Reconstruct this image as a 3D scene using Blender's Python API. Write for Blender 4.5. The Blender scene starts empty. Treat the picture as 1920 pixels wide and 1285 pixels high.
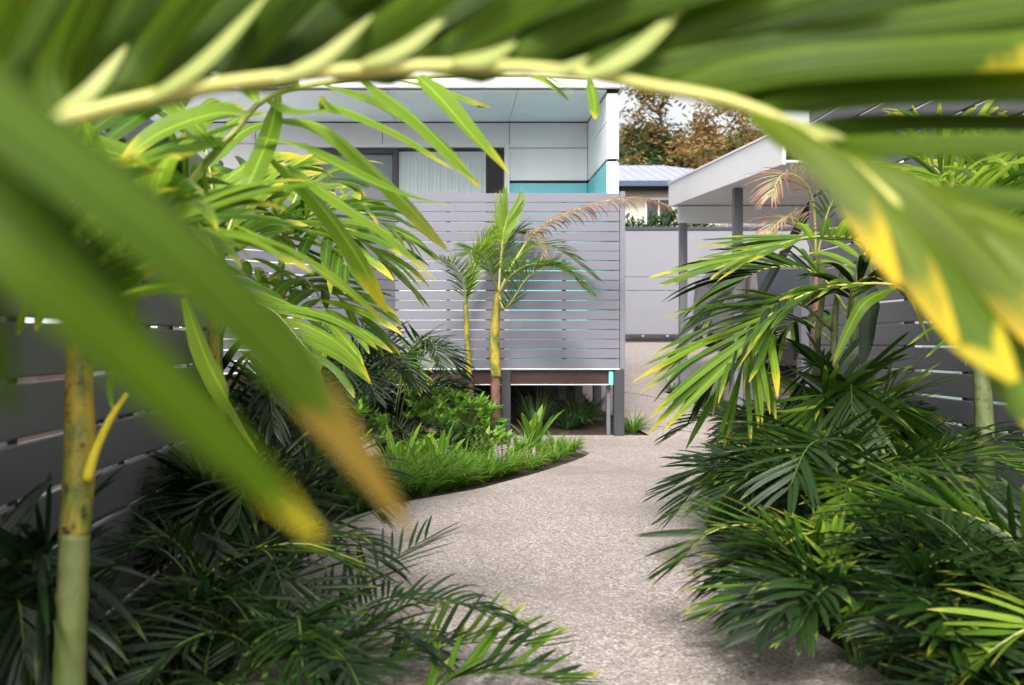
import bpy, math, random
from mathutils import Vector, Matrix, noise
R = random.Random(7)
rad = math.radians
S = bpy.context.scene
COL = S.collection

# ---------------------------------------------------------------- camera, sky, sun, exposure
FOC = 1867.0
cam = bpy.data.objects.new('camera', bpy.data.cameras.new('camera'))
COL.objects.link(cam)
S.camera = cam
cam.location = (0, 0, 1.0)
cam.rotation_euler = (rad(90), 0, 0)
cam.data.lens = 35.0
cam.data.sensor_width = 36.0
cam.data.shift_x = 0.0651
cam.data.clip_start = 0.02
cam.data.clip_end = 600
cam.data.dof.use_dof = True
cam.data.dof.focus_distance = 6.0
cam.data.dof.aperture_fstop = 3.2
cam.data.dof.aperture_blades = 0

SUN_EL, SUN_AZ = 44.0, -170.0          # azimuth from +Y towards +X
w = bpy.data.worlds.new('World'); S.world = w; w.use_nodes = True
nt = w.node_tree
for n in list(nt.nodes): nt.nodes.remove(n)
sky = nt.nodes.new('ShaderNodeTexSky'); sky.sky_type = 'NISHITA'; sky.sun_disc = False
sky.sun_elevation = rad(SUN_EL); sky.sun_rotation = rad(SUN_AZ)
sky.air_density = 1.4; sky.dust_density = 6.0; sky.ozone_density = 0.6; sky.altitude = 0
hs = nt.nodes.new('ShaderNodeHueSaturation'); hs.inputs['Saturation'].default_value = 0.22
bg = nt.nodes.new('ShaderNodeBackground'); bg.inputs['Strength'].default_value = 0.15
wo = nt.nodes.new('ShaderNodeOutputWorld')
nt.links.new(sky.outputs[0], hs.inputs['Color']); nt.links.new(hs.outputs[0], bg.inputs['Color']); nt.links.new(bg.outputs[0], wo.inputs['Surface'])
sl = bpy.data.lights.new('sun', 'SUN'); sl.energy = 2.1; sl.angle = rad(10); sl.color = (1, .95, .87)
so = bpy.data.objects.new('sun', sl); COL.objects.link(so)
sd = Vector((math.sin(rad(SUN_AZ)) * math.cos(rad(SUN_EL)), math.cos(rad(SUN_AZ)) * math.cos(rad(SUN_EL)), math.sin(rad(SUN_EL))))
so.rotation_euler = sd.to_track_quat('Z', 'Y').to_euler()
so.location = sd * 30
S.view_settings.view_transform = 'Standard'; S.view_settings.look = 'None'
S.view_settings.gamma = 1; S.view_settings.use_curve_mapping = False
S.view_settings.exposure = 0.84
S.render.engine = 'CYCLES'
S.cycles.max_bounces = 8; S.cycles.transparent_max_bounces = 8

# ---------------------------------------------------------------- helpers
def P(px, py, Y):
    return Vector(((px - 835) * Y / FOC, Y, 1 - (py - 643) * Y / FOC))
def gz(y):                                # height of the ground
    if y < 10.1: return 0.0
    return min(1.05, (y - 10.1) * 0.152)
def G(px, py):                            # a ground point seen at a pixel
    Y = 2.0
    while Y < 17 and 643 + FOC * (1 - gz(Y)) / Y > py: Y += .02
    return Vector(((px - 835) * Y / FOC, Y, gz(Y)))
def cat(pts, n):
    pts = [Vector(p) for p in pts]
    q = [pts[0] * 2 - pts[1]] + pts + [pts[-1] * 2 - pts[-2]]
    out = []
    m = len(pts) - 1
    for i in range(n + 1):
        t = i / n * m; k = min(int(t), m - 1); t -= k
        a, b, c, d = q[k:k + 4]
        out.append(.5 * ((2 * b) + (c - a) * t + (2 * a - 5 * b + 4 * c - d) * t * t + (3 * b - a - 3 * c + d) * t ** 3))
    return out

class MB:
    def __init__(s): s.v = []; s.f = []; s.uv = []; s.m = []
    def add(s, vs, fs, uvs=None, m=0):
        o = len(s.v); s.v += [tuple(v) for v in vs]
        for k, f in enumerate(fs):
            s.f.append(tuple(i + o for i in f)); s.m.append(m)
            s.uv += [uvs[i] for i in f] if uvs else [(0, 0)] * len(f)
    def box(s, x0, x1, y0, y1, z0, z1, m=0, bev=0):
        if bev:
            b = min(bev, (x1-x0)*.45, (y1-y0)*.45, (z1-z0)*.45)
            vs = []
            for sx in (0, 1):
                for sy in (0, 1):
                    for sz in (0, 1):
                        X = x1 if sx else x0; Y = y1 if sy else y0; Z = z1 if sz else z0
                        dx = -b if sx else b; dy = -b if sy else b; dz = -b if sz else b
                        vs += [(X, Y+dy, Z+dz), (X+dx, Y, Z+dz), (X+dx, Y+dy, Z)]
            def i(a, b_, c, k): return (a*4 + b_*2 + c)*3 + k
            fs = [(i(0,0,0,0),i(0,0,1,0),i(0,1,1,0),i(0,1,0,0)), (i(1,0,0,0),i(1,1,0,0),i(1,1,1,0),i(1,0,1,0)),
                  (i(0,0,0,1),i(1,0,0,1),i(1,0,1,1),i(0,0,1,1)), (i(0,1,0,1),i(0,1,1,1),i(1,1,1,1),i(1,1,0,1)),
                  (i(0,0,0,2),i(0,1,0,2),i(1,1,0,2),i(1,0,0,2)), (i(0,0,1,2),i(1,0,1,2),i(1,1,1,2),i(0,1,1,2))]
            for a in (0,1):
                for c in (0,1):
                    fs += [(i(a,c,0,0),i(a,c,1,0),i(a,c,1,1),i(a,c,0,1)), (i(a,0,c,0),i(a,1,c,0),i(a,1,c,2),i(a,0,c,2)), (i(0,a,c,1),i(1,a,c,1),i(1,a,c,2),i(0,a,c,2))]
                    for d in (0,1): fs.append((i(a,c,d,0),i(a,c,d,1),i(a,c,d,2)))
            s.add(vs, fs, None, m); return
        vs = [(x, y, z) for x in (x0, x1) for y in (y0, y1) for z in (z0, z1)]
        s.add(vs, [(0,1,3,2),(4,6,7,5),(0,4,5,1),(2,3,7,6),(0,2,6,4),(1,5,7,3)], None, m)
    def obox(s, a, b, h, t, m=0):         # box along a->b (horizontal run), height h up, thickness t
        a = Vector(a); b = Vector(b); d = b - a; n = Vector((-d.y, d.x, 0)).normalized() * t / 2; up = Vector((0, 0, h))
        c = min(.003, h*.3)
        vs = []
        for p in (a, b): vs += [p - n, p + n, p + n + up, p - n + up]
        s.add(vs, [(0,1,2,3),(4,7,6,5),(0,4,5,1),(1,5,6,2),(2,6,7,3),(3,7,4,0)], None, m)
    def tube(s, pts, rs, n=8, m=0, cap=True):
        pts = [Vector(p) for p in pts]; N = len(pts); vs = []; uv = []
        ref = Vector((1, 0, 0)) if abs((pts[-1]-pts[0]).normalized().x) < .8 else Vector((0, 0, 1))
        for i, p in enumerate(pts):
            t = (pts[min(i+1, N-1)] - pts[max(i-1, 0)]).normalized()
            a = t.cross(ref).normalized(); b = t.cross(a)
            for k in range(n):
                th = 2*math.pi*k/n
                vs.append(p + (a*math.cos(th) + b*math.sin(th)) * (rs[i] if hasattr(rs, '__len__') else rs)); uv.append((i/(N-1), k/n))
        fs = [(i*n+k, i*n+(k+1) % n, (i+1)*n+(k+1) % n, (i+1)*n+k) for i in range(N-1) for k in range(n)]
        if cap: fs += [tuple(range(n))[::-1], tuple(range((N-1)*n, N*n))]
        s.add(vs, fs, uv, m)
    def build(s, name, mats, parent=None, off=None, smooth=False):
        me = bpy.data.meshes.new(name)
        if off is not None: s.v = [(v[0]-off[0], v[1]-off[1], v[2]-off[2]) for v in s.v]
        me.from_pydata(s.v, [], s.f)
        if not isinstance(mats, (list, tuple)): mats = [mats]
        for mt in mats: me.materials.append(mt)
        if len(mats) > 1: me.polygons.foreach_set('material_index', s.m)
        ul = me.uv_layers.new(name='UVMap')
        flat = [c for u in s.uv for c in u]; ul.data.foreach_set('uv', flat)
        if smooth: me.polygons.foreach_set('use_smooth', [True]*len(me.polygons))
        me.update()
        o = bpy.data.objects.new(name, me); COL.objects.link(o)
        if parent: o.parent = parent
        return o

def thing(name, label, cat_, loc=(0, 0, 0), group=None):
    o = bpy.data.objects.new(name, None); COL.objects.link(o); o.location = loc
    o['label'] = label; o['category'] = cat_; o.empty_display_size = .1
    if group: o['group'] = group
    return o
def tag(o, label, cat_, group=None):
    o['label'] = label; o['category'] = cat_
    if group: o['group'] = group
    return o
def struct(o): o['kind'] = 'structure'; return o
def boxpart(name, dims, mat, parent, bev=.003):
    b = MB(); b.box(*dims, bev=bev); return b.build(name, mat, parent, parent.location)
def cyl(mb, c, axis, r, h, n=20, m=0):
    a = Vector(axis).normalized(); c = Vector(c)
    mb.tube([c - a*h/2, c + a*h/2], r, n, m)

# ---------------------------------------------------------------- materials
class NT:
    def __init__(s, name):
        s.m = bpy.data.materials.new(name); s.m.use_nodes = True; s.t = s.m.node_tree
        s.b = s.t.nodes['Principled BSDF']; s.out = s.t.nodes['Material Output']
    def n(s, typ, **k):
        x = s.t.nodes.new(typ)
        for a, v in k.items():
            if a in x.inputs.keys() if isinstance(a, str) else False: x.inputs[a].default_value = v
            else: setattr(x, a, v)
        return x
    def l(s, a, b): s.t.links.new(a, b)
    def coord(s, kind='Object', scale=(1, 1, 1)):
        c = s.n('ShaderNodeTexCoord'); mp = s.n('ShaderNodeMapping'); mp.inputs['Scale'].default_value = scale
        s.l(c.outputs[kind], mp.inputs[0]); return mp.outputs[0]
    def noise(s, vec, scale, detail=4, rough=.6):
        x = s.n('ShaderNodeTexNoise'); x.inputs['Scale'].default_value = scale; x.inputs['Detail'].default_value = detail; x.inputs['Roughness'].default_value = rough
        if vec is not None: s.l(vec, x.inputs['Vector'])
        return x.outputs['Fac']
    def ramp(s, fac, stops):
        x = s.n('ShaderNodeValToRGB'); e = x.color_ramp.elements
        while len(e) < len(stops): e.new(.5)
        for i, (p, c) in enumerate(stops):
            e[i].position = p; e[i].color = (c[0], c[1], c[2], 1) if hasattr(c, '__len__') else (c, c, c, 1)
        s.l(fac, x.inputs[0]); return x.outputs[0]
    def mix(s, fac, a, b, mode='MIX'):
        x = s.n('ShaderNodeMix', data_type='RGBA', blend_type=mode)
        for sock, v in ((x.inputs[0], fac), (x.inputs[6], a), (x.inputs[7], b)):
            if isinstance(v, (int, float)): sock.default_value = v
            elif isinstance(v, tuple): sock.default_value = (v[0], v[1], v[2], 1)
            else: s.l(v, sock)
        return x.outputs[2]
    def math(s, op, a, b=0.0, clamp=False):
        x = s.n('ShaderNodeMath', operation=op, use_clamp=clamp)
        for sock, v in ((x.inputs[0], a), (x.inputs[1], b)):
            if isinstance(v, (int, float)): sock.default_value = v
            else: s.l(v, sock)
        return x.outputs[0]
    def bump(s, h, strength=.3, dist=.01):
        x = s.n('ShaderNodeBump'); x.inputs['Strength'].default_value = strength; x.inputs['Distance'].default_value = dist
        s.l(h, x.inputs['Height']); s.l(x.outputs[0], s.b.inputs['Normal']); return x
    def base(s, c):
        if isinstance(c, tuple): s.b.inputs['Base Color'].default_value = (*c, 1)
        else: s.l(c, s.b.inputs['Base Color'])

def paint(name, c, rough=.5, var=.12, grain=(1, 1, 1), spots=0.0, bump=.05, spec=.4, dirt=None):
    M = NT(name); v = M.coord('Object', grain)
    f = M.noise(v, 6, 6, .65); f2 = M.noise(M.coord('Object'), 1.3, 4)
    a = tuple(x*(1-var) for x in c); b = tuple(min(1, x*(1+var)) for x in c)
    col = M.mix(f, a, b)
    d = dirt or tuple(x*.72 for x in c)
    col = M.mix(M.math('MULTIPLY', M.ramp(f2, [(.5, 0), (.75, 1)]), .35), col, d)
    if spots:
        vo = M.n('ShaderNodeTexVoronoi'); vo.inputs['Scale'].default_value = 42; M.l(M.coord('Object'), vo.inputs['Vector'])
        sp = M.ramp(vo.outputs['Distance'], [(0, 1), (.11, 1), (.16, 0)])
        rr = M.ramp(vo.outputs['Color'], [(.55, 0), (.7, 1)])
        col = M.mix(M.math('MULTIPLY', M.math('MULTIPLY', sp, rr), spots), col, (.5, .52, .54))
    M.base(col); M.b.inputs['Roughness'].default_value = rough; M.b.inputs['Specular IOR Level'].default_value = spec
    M.bump(f, bump, .004)
    return M.m

def leafmat(name, c1, c2, tipc=(.42, .30, .02), burn=(.16, .07, .03), tip=.82, trans=.32, rough=.45, yellow=.0, lit_streak=.0, spec=.3, tc=None):
    M = NT(name)
    uvn = M.n('ShaderNodeUVMap'); sep = M.n('ShaderNodeSeparateXYZ'); M.l(uvn.outputs[0], sep.inputs[0])
    U, V = sep.outputs[0], sep.outputs[1]
    oi = M.n('ShaderNodeObjectInfo'); rnd = oi.outputs['Random']
    geo = M.n('ShaderNodeNewGeometry')
    n1 = M.noise(geo.outputs['Position'], 9, 5, .6)
    n2 = M.noise(geo.outputs['Position'], 45, 3, .6)
    col = M.mix(M.math('ADD', M.math('MULTIPLY', rnd, .55), M.math('MULTIPLY', n1, .5), True), c1, c2)
    # lengthwise veins
    vs = M.math('SINE', M.math('MULTIPLY', V, 75.0)); vs = M.math('ADD', M.math('MULTIPLY', vs, .5), .5)
    col = M.mix(M.math('MULTIPLY', vs, .22), col, tuple(min(1, x*1.7) for x in c2))
    if lit_streak:  # bright lengthwise bands paint the lit and shaded parts of a leaflet
        cv = M.n('ShaderNodeCombineXYZ'); M.l(M.math('MULTIPLY', U, 1.2), cv.inputs[0]); M.l(M.math('MULTIPLY', V, 7.0), cv.inputs[1]); M.l(M.math('MULTIPLY', rnd, 40.0), cv.inputs[2])
        sn = M.ramp(M.noise(cv.outputs[0], 1.6, 3), [(.38, 0), (.62, 1)])
        col = M.mix(M.math('MULTIPLY', sn, lit_streak), col, tuple(x*1.8 for x in c2))
    mid = M.ramp(M.math('ABSOLUTE', M.math('SUBTRACT', V, .5)), [(0, 1), (.035, 1), (.07, 0)])
    col = M.mix(M.math('MULTIPLY', mid, .45), col, tuple(min(1, x*2.2) for x in c2))
    # edges and tip go yellow, then brown, unevenly
    e = M.math('ABSOLUTE', M.math('SUBTRACT', V, .5))
    amt = M.math('ADD', U, M.math('ADD', M.math('MULTIPLY', M.math('SUBTRACT', n1, .5), .35), M.math('ADD', M.math('MULTIPLY', M.math('SUBTRACT', rnd, .5), .26), M.math('MULTIPLY', e, .18))))
    if yellow: amt = M.math('ADD', amt, yellow)
    yt = M.ramp(amt, [(tip-.14, 0), (tip+.06, 1)])
    col = M.mix(yt, col, tipc)
    bt = M.ramp(M.math('ADD', amt, M.math('MULTIPLY', M.math('SUBTRACT', n2, .5), .25)), [(tip+.12, 0), (tip+.19, 1)])
    col = M.mix(bt, col, burn)
    sp = M.ramp(M.noise(geo.outputs['Position'], 120, 2), [(.70, 0), (.76, 1)])
    col = M.mix(M.math('MULTIPLY', sp, .6), col, burn)
    M.base(col)
    M.b.inputs['Roughness'].default_value = rough; M.b.inputs['Specular IOR Level'].default_value = spec
    M.l(M.ramp(n1, [(.3, rough-.1), (.7, rough+.14)]), M.b.inputs['Roughness'])
    bp = M.bump(M.math('ADD', M.math('MULTIPLY', vs, .5), M.math('MULTIPLY', n2, .6)), .35, .002)
    tr = M.n('ShaderNodeBsdfTranslucent'); M.l(M.mix(.5, col, M.mix(1.0, col, (1.3, 1.25, .35), 'MULTIPLY')), tr.inputs[0]); M.l(bp.outputs[0], tr.inputs['Normal'])
    hs_ = M.n('ShaderNodeHueSaturation'); hs_.inputs['Value'].default_value = 2.3; M.l(col, hs_.inputs['Color'])
    M.l(M.mix(.4, hs_.outputs[0], (.35, .42, .0), 'MULTIPLY') if tc else hs_.outputs[0], tr.inputs[0])
    mx = M.n('ShaderNodeMixShader'); mx.inputs[0].default_value = trans
    M.l(M.b.outputs[0], mx.inputs[1]); M.l(tr.outputs[0], mx.inputs[2]); M.l(mx.outputs[0], M.out.inputs['Surface'])
    return M.m

def barkmat(name, c1, c2, c3, ringscale=0, mixlo=.42, mixhi=.6):
    M = NT(name); v = M.coord('Object', (1, 1, .45))
    f = M.noise(v, 9, 6, .65); g = M.noise(M.coord('Object', (1, 1, .12)), 70, 4)
    col = M.mix(M.ramp(f, [(mixlo, 0), (mixhi, 1)]), c1, c2)
    sp = M.ramp(M.noise(M.coord('Object'), 26, 4, .7), [(.56, 0), (.66, 1)])
    col = M.mix(sp, col, c3)
    col = M.mix(M.math('MULTIPLY', g, .4), col, tuple(x*.5 for x in c1))
    M.base(col); M.b.inputs['Roughness'].default_value = .55
    M.bump(M.math('ADD', f, g), .5, .004)
    return M.m

m_screen = paint('screen_paint', (.165, .165, .20), .5, .07, (.6, 1, 8), bump=.08)
m_screen2 = paint('screen_paint_second', (.153, .153, .186), .5, .07, (.6, 1, 8), bump=.08)
m_fence = paint('fence_paint', (.145, .147, .17), .38, .12, (1, .6, 9), spots=.0, bump=.1)
m_fencewet = paint('fence_paint_wet', (.12, .12, .137), .34, .12, (1, .6, 9), spots=.75, bump=.1)
m_gate = paint('gate_paint', (.215, .215, .248), .5, .04, bump=.02)
m_white = paint('white_paint', (.80, .80, .82), .5, .02, bump=.02, dirt=(.68, .68, .68))
m_panel = paint('panel_paint', (.90, .905, .93), .55, .02, bump=.02, dirt=(.55, .56, .58))
m_soffit = paint('soffit_paint', (.80, .84, .87), .6, .02, bump=.02)
m_teal = paint('teal_paint', (.20, .60, .66), .5, .03, bump=.02)
m_charcoal = paint('charcoal_paint', (.045, .047, .055), .45, .15)
m_post = paint('post_paint', (.15, .15, .175), .45, .08)
m_brownwood = paint('brown_timber', (.045, .022, .016), .5, .3, (.3, 1, 8), bump=.2)
m_dark = paint('dark_gap', (.02, .02, .022), .8, .1)
m_roofblue = paint('lilac_metal_roof', (.30, .32, .44), .5, .05, bump=.02)
m_cream = paint('cream_wall', (.55, .52, .42), .6, .05)
m_wallpale = paint('pale_blue_render', (.66, .84, .90), .6, .06)
m_rubber = paint('rubber', (.02, .02, .02), .7, .2)
m_car = paint('car_paint', (.10, .085, .085), .25, .03, bump=0, spec=.6)
m_metal = paint('galvanised_metal', (.45, .45, .47), .35, .06)
def glassmat():
    M = NT('window_glass'); M.base((.02, .025, .03)); M.b.inputs['Roughness'].default_value = .04; M.b.inputs['Specular IOR Level'].default_value = .9
    tr = M.n('ShaderNodeBsdfTransparent'); tr.inputs[0].default_value = (.92, .95, .95, 1)
    mx = M.n('ShaderNodeMixShader'); mx.inputs[0].default_value = .95
    M.l(M.b.outputs[0], mx.inputs[1]); M.l(tr.outputs[0], mx.inputs[2]); M.l(mx.outputs[0], M.out.inputs['Surface']); return M.m
m_glass = glassmat()
m_cur = paint('curtain_cloth', (.9, .9, .92), .9, .03, (6, 6, .3))
def darkglass():
    M = NT('dark_glass'); M.base((.02, .025, .03)); M.b.inputs['Roughness'].default_value = .06; return M.m
m_dglass = darkglass()
def lampmat():
    M = NT('lamp_lens'); M.base((.8, .8, .78)); M.b.inputs['Roughness'].default_value = .15; return M.m
m_lens = lampmat()

def pathmat():
    M = NT('exposed_aggregate'); v = M.coord('Object')
    vo = M.n('ShaderNodeTexVoronoi'); vo.inputs['Scale'].default_value = 112; M.l(v, vo.inputs['Vector'])
    vo2 = M.n('ShaderNodeTexVoronoi'); vo2.inputs['Scale'].default_value = 240; M.l(v, vo2.inputs['Vector'])
    sep = M.n('ShaderNodeSeparateColor'); M.l(vo.outputs['Color'], sep.inputs[0])
    sep2 = M.n('ShaderNodeSeparateColor'); M.l(vo2.outputs['Color'], sep2.inputs[0])
    st = M.ramp(sep.outputs[0], [(0, (.04, .03, .028)), (.14, (.15, .11, .10)), (.45, (.34, .275, .25)), (.75, (.46, .39, .36)), (.9, (.68, .63, .60)), (1, (.76, .73, .7))])
    st2 = M.ramp(sep2.outputs[1], [(0, (.22, .18, .16)), (.5, (.42, .37, .34)), (1, (.56, .50, .46))])
    col = M.mix(.2, st, st2)
    mort = M.ramp(vo.outputs['Distance'], [(.38, 0), (.62, 1)])
    col = M.mix(M.math('MULTIPLY', mort, .55), col, (.34, .295, .27))
    big = M.noise(v, .75, 5, .62); big2 = M.noise(v, 3.4, 5, .7)
    col = M.mix(M.math('MULTIPLY', M.ramp(big, [(.48, 0), (.62, 1)]), .38), col, (.27, .22, .19))
    col = M.mix(M.math('MULTIPLY', M.ramp(big2, [(.5, 0), (.72, 1)]), .3), col, (.24, .20, .17))
    col = M.mix(1.0, col, (.84, .84, .85), 'MULTIPLY')
    M.base(col); M.l(M.ramp(big, [(.45, .75), (.62, .42)]), M.b.inputs['Roughness'])
    M.bump(M.math('SUBTRACT', 1, vo.outputs['Distance']), .55, .003)
    return M.m
m_path = pathmat()
def soilmat():
    M = NT('mulch_soil'); v = M.coord('Object', (1, 1, 1))
    vo = M.n('ShaderNodeTexVoronoi'); vo.inputs['Scale'].default_value = 34; M.l(M.coord('Object', (1, 2.2, 1)), vo.inputs['Vector'])
    col = M.ramp(vo.outputs['Distance'], [(.0, (.10, .055, .035)), (.4, (.045, .026, .018)), (.8, (.015, .01, .008))])
    col = M.mix(M.noise(v, 7, 5), col, (.05, .032, .022)); M.base(col); M.b.inputs['Roughness'].default_value = .9
    M.bump(vo.outputs['Distance'], .9, .03); return M.m
m_soil = soilmat()

L_NEAR = leafmat('near_leaf', (.007, .024, .001), (.055, .100, .002), tipc=(.50, .42, .02), burn=(.22, .09, .03), tip=1.10, trans=.42, rough=.5, lit_streak=.6, spec=.2)
L_NEARY = leafmat('near_leaf_yellowing', (.015, .042, .001), (.085, .125, .003), tipc=(.60, .42, .01), burn=(.40, .2, .03), tip=.98, trans=.45, rough=.42, lit_streak=.6)
L_NEARD = leafmat('near_leaf_shaded', (.006, .017, .001), (.034, .066, .002), tipc=(.3, .30, .02), burn=(.22, .09, .03), tip=1.3, trans=.35, rough=.5, lit_streak=.5, spec=.2)  # darker copy of the near leaf, shade of the leaflets put into its colour
L_BASE = leafmat('leaflet_base_pale', (.22, .28, .05), (.36, .38, .14), tipc=(.2, .28, .05), tip=1.2, trans=.2, rough=.35)
L_NEARTIP = leafmat('near_leaf_brown_tip', (.020, .058, .004), (.075, .135, .008), tipc=(.30, .20, .03), burn=(.22, .10, .05), tip=1.10, trans=.42)
L_BRIGHT = leafmat('bright_palm_leaf', (.075, .150, .010), (.175, .275, .022), tipc=(.50, .44, .03), burn=(.22, .09, .05), tip=.99, trans=.42, rough=.38)
L_MID = leafmat('mid_palm_leaf', (.018, .060, .004), (.085, .165, .014), tipc=(.36, .34, .04), burn=(.17, .08, .05), tip=1.02, trans=.35, rough=.38)
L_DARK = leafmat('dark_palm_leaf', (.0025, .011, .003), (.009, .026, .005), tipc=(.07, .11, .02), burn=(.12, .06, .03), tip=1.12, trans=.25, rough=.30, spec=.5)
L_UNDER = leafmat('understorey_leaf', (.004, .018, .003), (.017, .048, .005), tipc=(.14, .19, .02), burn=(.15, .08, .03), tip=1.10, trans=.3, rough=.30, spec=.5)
L_LIME = leafmat('lime_new_leaf', (.13, .22, .02), (.21, .31, .03), tipc=(.40, .38, .05), burn=(.25, .14, .05), tip=.98, trans=.42, rough=.4)
L_PALE = leafmat('pale_dry_leaf', (.30, .28, .15), (.42, .36, .24), tipc=(.42, .28, .20), burn=(.30, .16, .11), tip=.7, trans=.3, rough=.6)
L_DRY = leafmat('browned_leaf', (.16, .20, .05), (.40, .30, .20), tipc=(.42, .24, .17), burn=(.28, .16, .10), tip=.45, trans=.25, rough=.7)
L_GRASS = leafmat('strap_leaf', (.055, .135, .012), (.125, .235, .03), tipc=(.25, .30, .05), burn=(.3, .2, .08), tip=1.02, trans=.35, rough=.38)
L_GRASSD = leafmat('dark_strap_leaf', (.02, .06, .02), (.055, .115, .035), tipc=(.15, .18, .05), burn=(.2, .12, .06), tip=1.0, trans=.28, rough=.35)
L_SHRUB = leafmat('shrub_leaf', (.06, .16, .015), (.17, .31, .04), tipc=(.18, .28, .04), burn=(.1, .1, .02), tip=1.1, trans=.3, rough=.3, spec=.5)
L_BROM = leafmat('broad_strap_leaf', (.07, .16, .015), (.15, .26, .03), tipc=(.2, .28, .03), burn=(.3, .15, .05), tip=1.02, trans=.35, rough=.3)
L_TREE = leafmat('tree_leaf', (.018, .05, .018), (.05, .09, .03), tipc=(.06, .09, .03), burn=(.08, .05, .03), tip=1.3, trans=.25)
L_TREEB = leafmat('tree_leaf_rusty', (.24, .115, .05), (.20, .16, .05), tipc=(.2, .12, .05), burn=(.2, .1, .05), tip=1.3, trans=.25)
m_rach = paint('leaf_stem', (.34, .36, .09), .4, .2)
m_rachd = paint('leaf_stem_green', (.08, .13, .025), .4, .3)
m_rachy = paint('leaf_stem_pale', (.42, .41, .11), .4, .15)
m_tr_yel = barkmat('yellow_palm_stem', (.13, .17, .03), (.46, .33, .03), (.06, .025, .015), mixlo=.46, mixhi=.56)
m_tr_grn = barkmat('green_palm_stem', (.11, .15, .05), (.20, .23, .10), (.09, .07, .03))
m_pet = paint('yellow_leaf_stalk', (.55, .48, .03), .4, .2)
m_tr_gry = barkmat('grey_palm_trunk', (.12, .16, .035), (.21, .23, .08), (.14, .12, .07))
m_tr_brn = barkmat('brown_palm_trunk', (.09, .035, .025), (.26, .13, .09), (.035, .02, .015))
m_branch = barkmat('tree_bark', (.13, .08, .06), (.24, .15, .11), (.07, .05, .04))
m_flower = paint('lilac_flower', (.45, .34, .42), .7, .3)
m_stone = paint('boulder_stone', (.34, .27, .26), .8, .3, bump=.6)

# ---------------------------------------------------------------- ground and paving
def strip(name, rows, mat, lift):
    b = MB(); vs = []; fs = []
    for (y, x0, x1) in rows:
        n = 6
        for k in range(n+1): vs.append((x0+(x1-x0)*k/n, y, gz(y)+lift))
    for i in range(len(rows)-1):
        for k in range(6): a = i*7+k; fs.append((a, a+1, a+8, a+7))
    b.add(vs, fs); return struct(b.build(name, mat))
ys = [-60, -20, -5, 0, 3, 6, 8, 9, 10.1, 10.6, 11.2, 12, 13, 14, 15, 16, 17.007, 17.5, 20, 30, 60, 300]
strip('ground', [(y, -150, 150) for y in ys], m_soil, 0)
def interp(tab, y):
    for (a, xa), (b_, xb) in zip(tab, tab[1:]):
        if a <= y <= b_:
            t = (y-a)/(b_-a); t2 = t
            return xa+(xb-xa)*t2
    return tab[-1][1]
LE = [(-6, -.5), (2.0, -.55), (2.9, -.62), (4.1, -.78), (4.8, -.78), (5.23, -.66), (5.98, -.32), (6.62, .23), (7.4, .68), (8.1, 1.03), (8.5, 1.2), (8.75, 1.27), (9.0, 1.24), (9.3, 1.08), (9.72, .86), (10.22, .68)]
RE = [(-6, 1.15), (0, 1.2), (2.9, 1.28), (3.6, 1.22), (5, 1.3), (6, 1.6), (7.2, 2.1), (8.6, 2.62), (9.8, 3.0), (10.25, 3.1), (10.6, 3.16), (11.65, 2.95), (12.1, 2.84), (12.45, 2.72)]
rows = []; y = -6
while y < 10.22: rows.append((y, interp(LE, y), interp(RE, y))); y += .12
rows.append((10.22, .68, interp(RE, 10.22))); 
strip('garden_path', rows, m_path, .030)
rows = [(10.22, 2.10, 3.10), (10.35, 2.06, 3.12), (10.6, 2.0, 3.16), (11.0, 1.9, 3.08), (11.5, 1.75, 2.98), (12.1, 1.7, 2.84), (12.45, 1.7, 2.72)]
strip('ramp_path', rows, m_path, .030)
strip('driveway', [(12.45, 1.7, 9), (13, 1.6, 9), (14, 1.6, 9), (15, 1.6, 9), (16, 1.6, 9), (17.4, 1.6, 9)], m_path, .030)
strip('carport_paving', [(8.4, 3.75, 9), (9.5, 3.7, 9), (10.1, 3.7, 9), (11, 3.6, 9), (12.45, 3.2, 9)], m_path, .030)
# dark formed edge of the slab
b = MB()
for tab in (LE, RE):
    pts = [(interp(tab, yy), yy) for yy in [i*.25 for i in range(0, 41)]]
    for (xa, ya), (xb, yb) in zip(pts, pts[1:]): b.obox((xa, ya, -.02), (xb, yb, -.02), .046, .012)
struct(b.build('path_edge', m_path))
b = MB(); b.obox((1.9, 10.9, gz(10.9)+.031), (2.62, 10.3, gz(10.3)+.031), .003, .008); b.obox((2.06, 12.6, gz(12.6)+.031), (2.9, 11.7, gz(11.7)+.031), .003, .008)
struct(b.build('paving_joint', m_dark))

# ---------------------------------------------------------------- house
house = thing('house', 'pale house with white roof edge and teal wall band above the grey slatted screen', 'house', (0, 10.3, 0))
YW = 11.77; XI = 1.683; X0 = -5.2
def hp(name, d, mat, bev=.003, parent=None):
    b = MB(); b.box(*d, bev=bev); return b.build(name, mat, parent or house, house.location)
wall = hp('wall', (X0, XI+.1, YW+.03, YW+.15, .74, 3.62), m_dark, 0)
def pan(x0, x1, z0, z1, mat): hp('panel', (x0+.004, x1-.004, YW, YW+.028, z0+.004, z1-.004), mat, .002, wall)
xj = .757; zt = 2.90; zj = 3.30; WT = 3.32
pan(xj, XI, zj, 3.60, m_panel); pan(xj, XI, zt+.012, zj, m_panel); pan(xj, XI, .76, zt-.012, m_teal)
for a in range(4): pan(xj-1.5*(a+1), xj-1.5*a, WT+.03, 3.60, m_panel)
pan(X0, -1.62, zt+.012, WT+.03, m_panel); pan(X0, -1.62, .76, zt-.012, m_panel)
hp('trim_strip', (xj, XI, YW-.006, YW+.02, zt-.012, zt+.012), m_dark, .001, wall)
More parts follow.
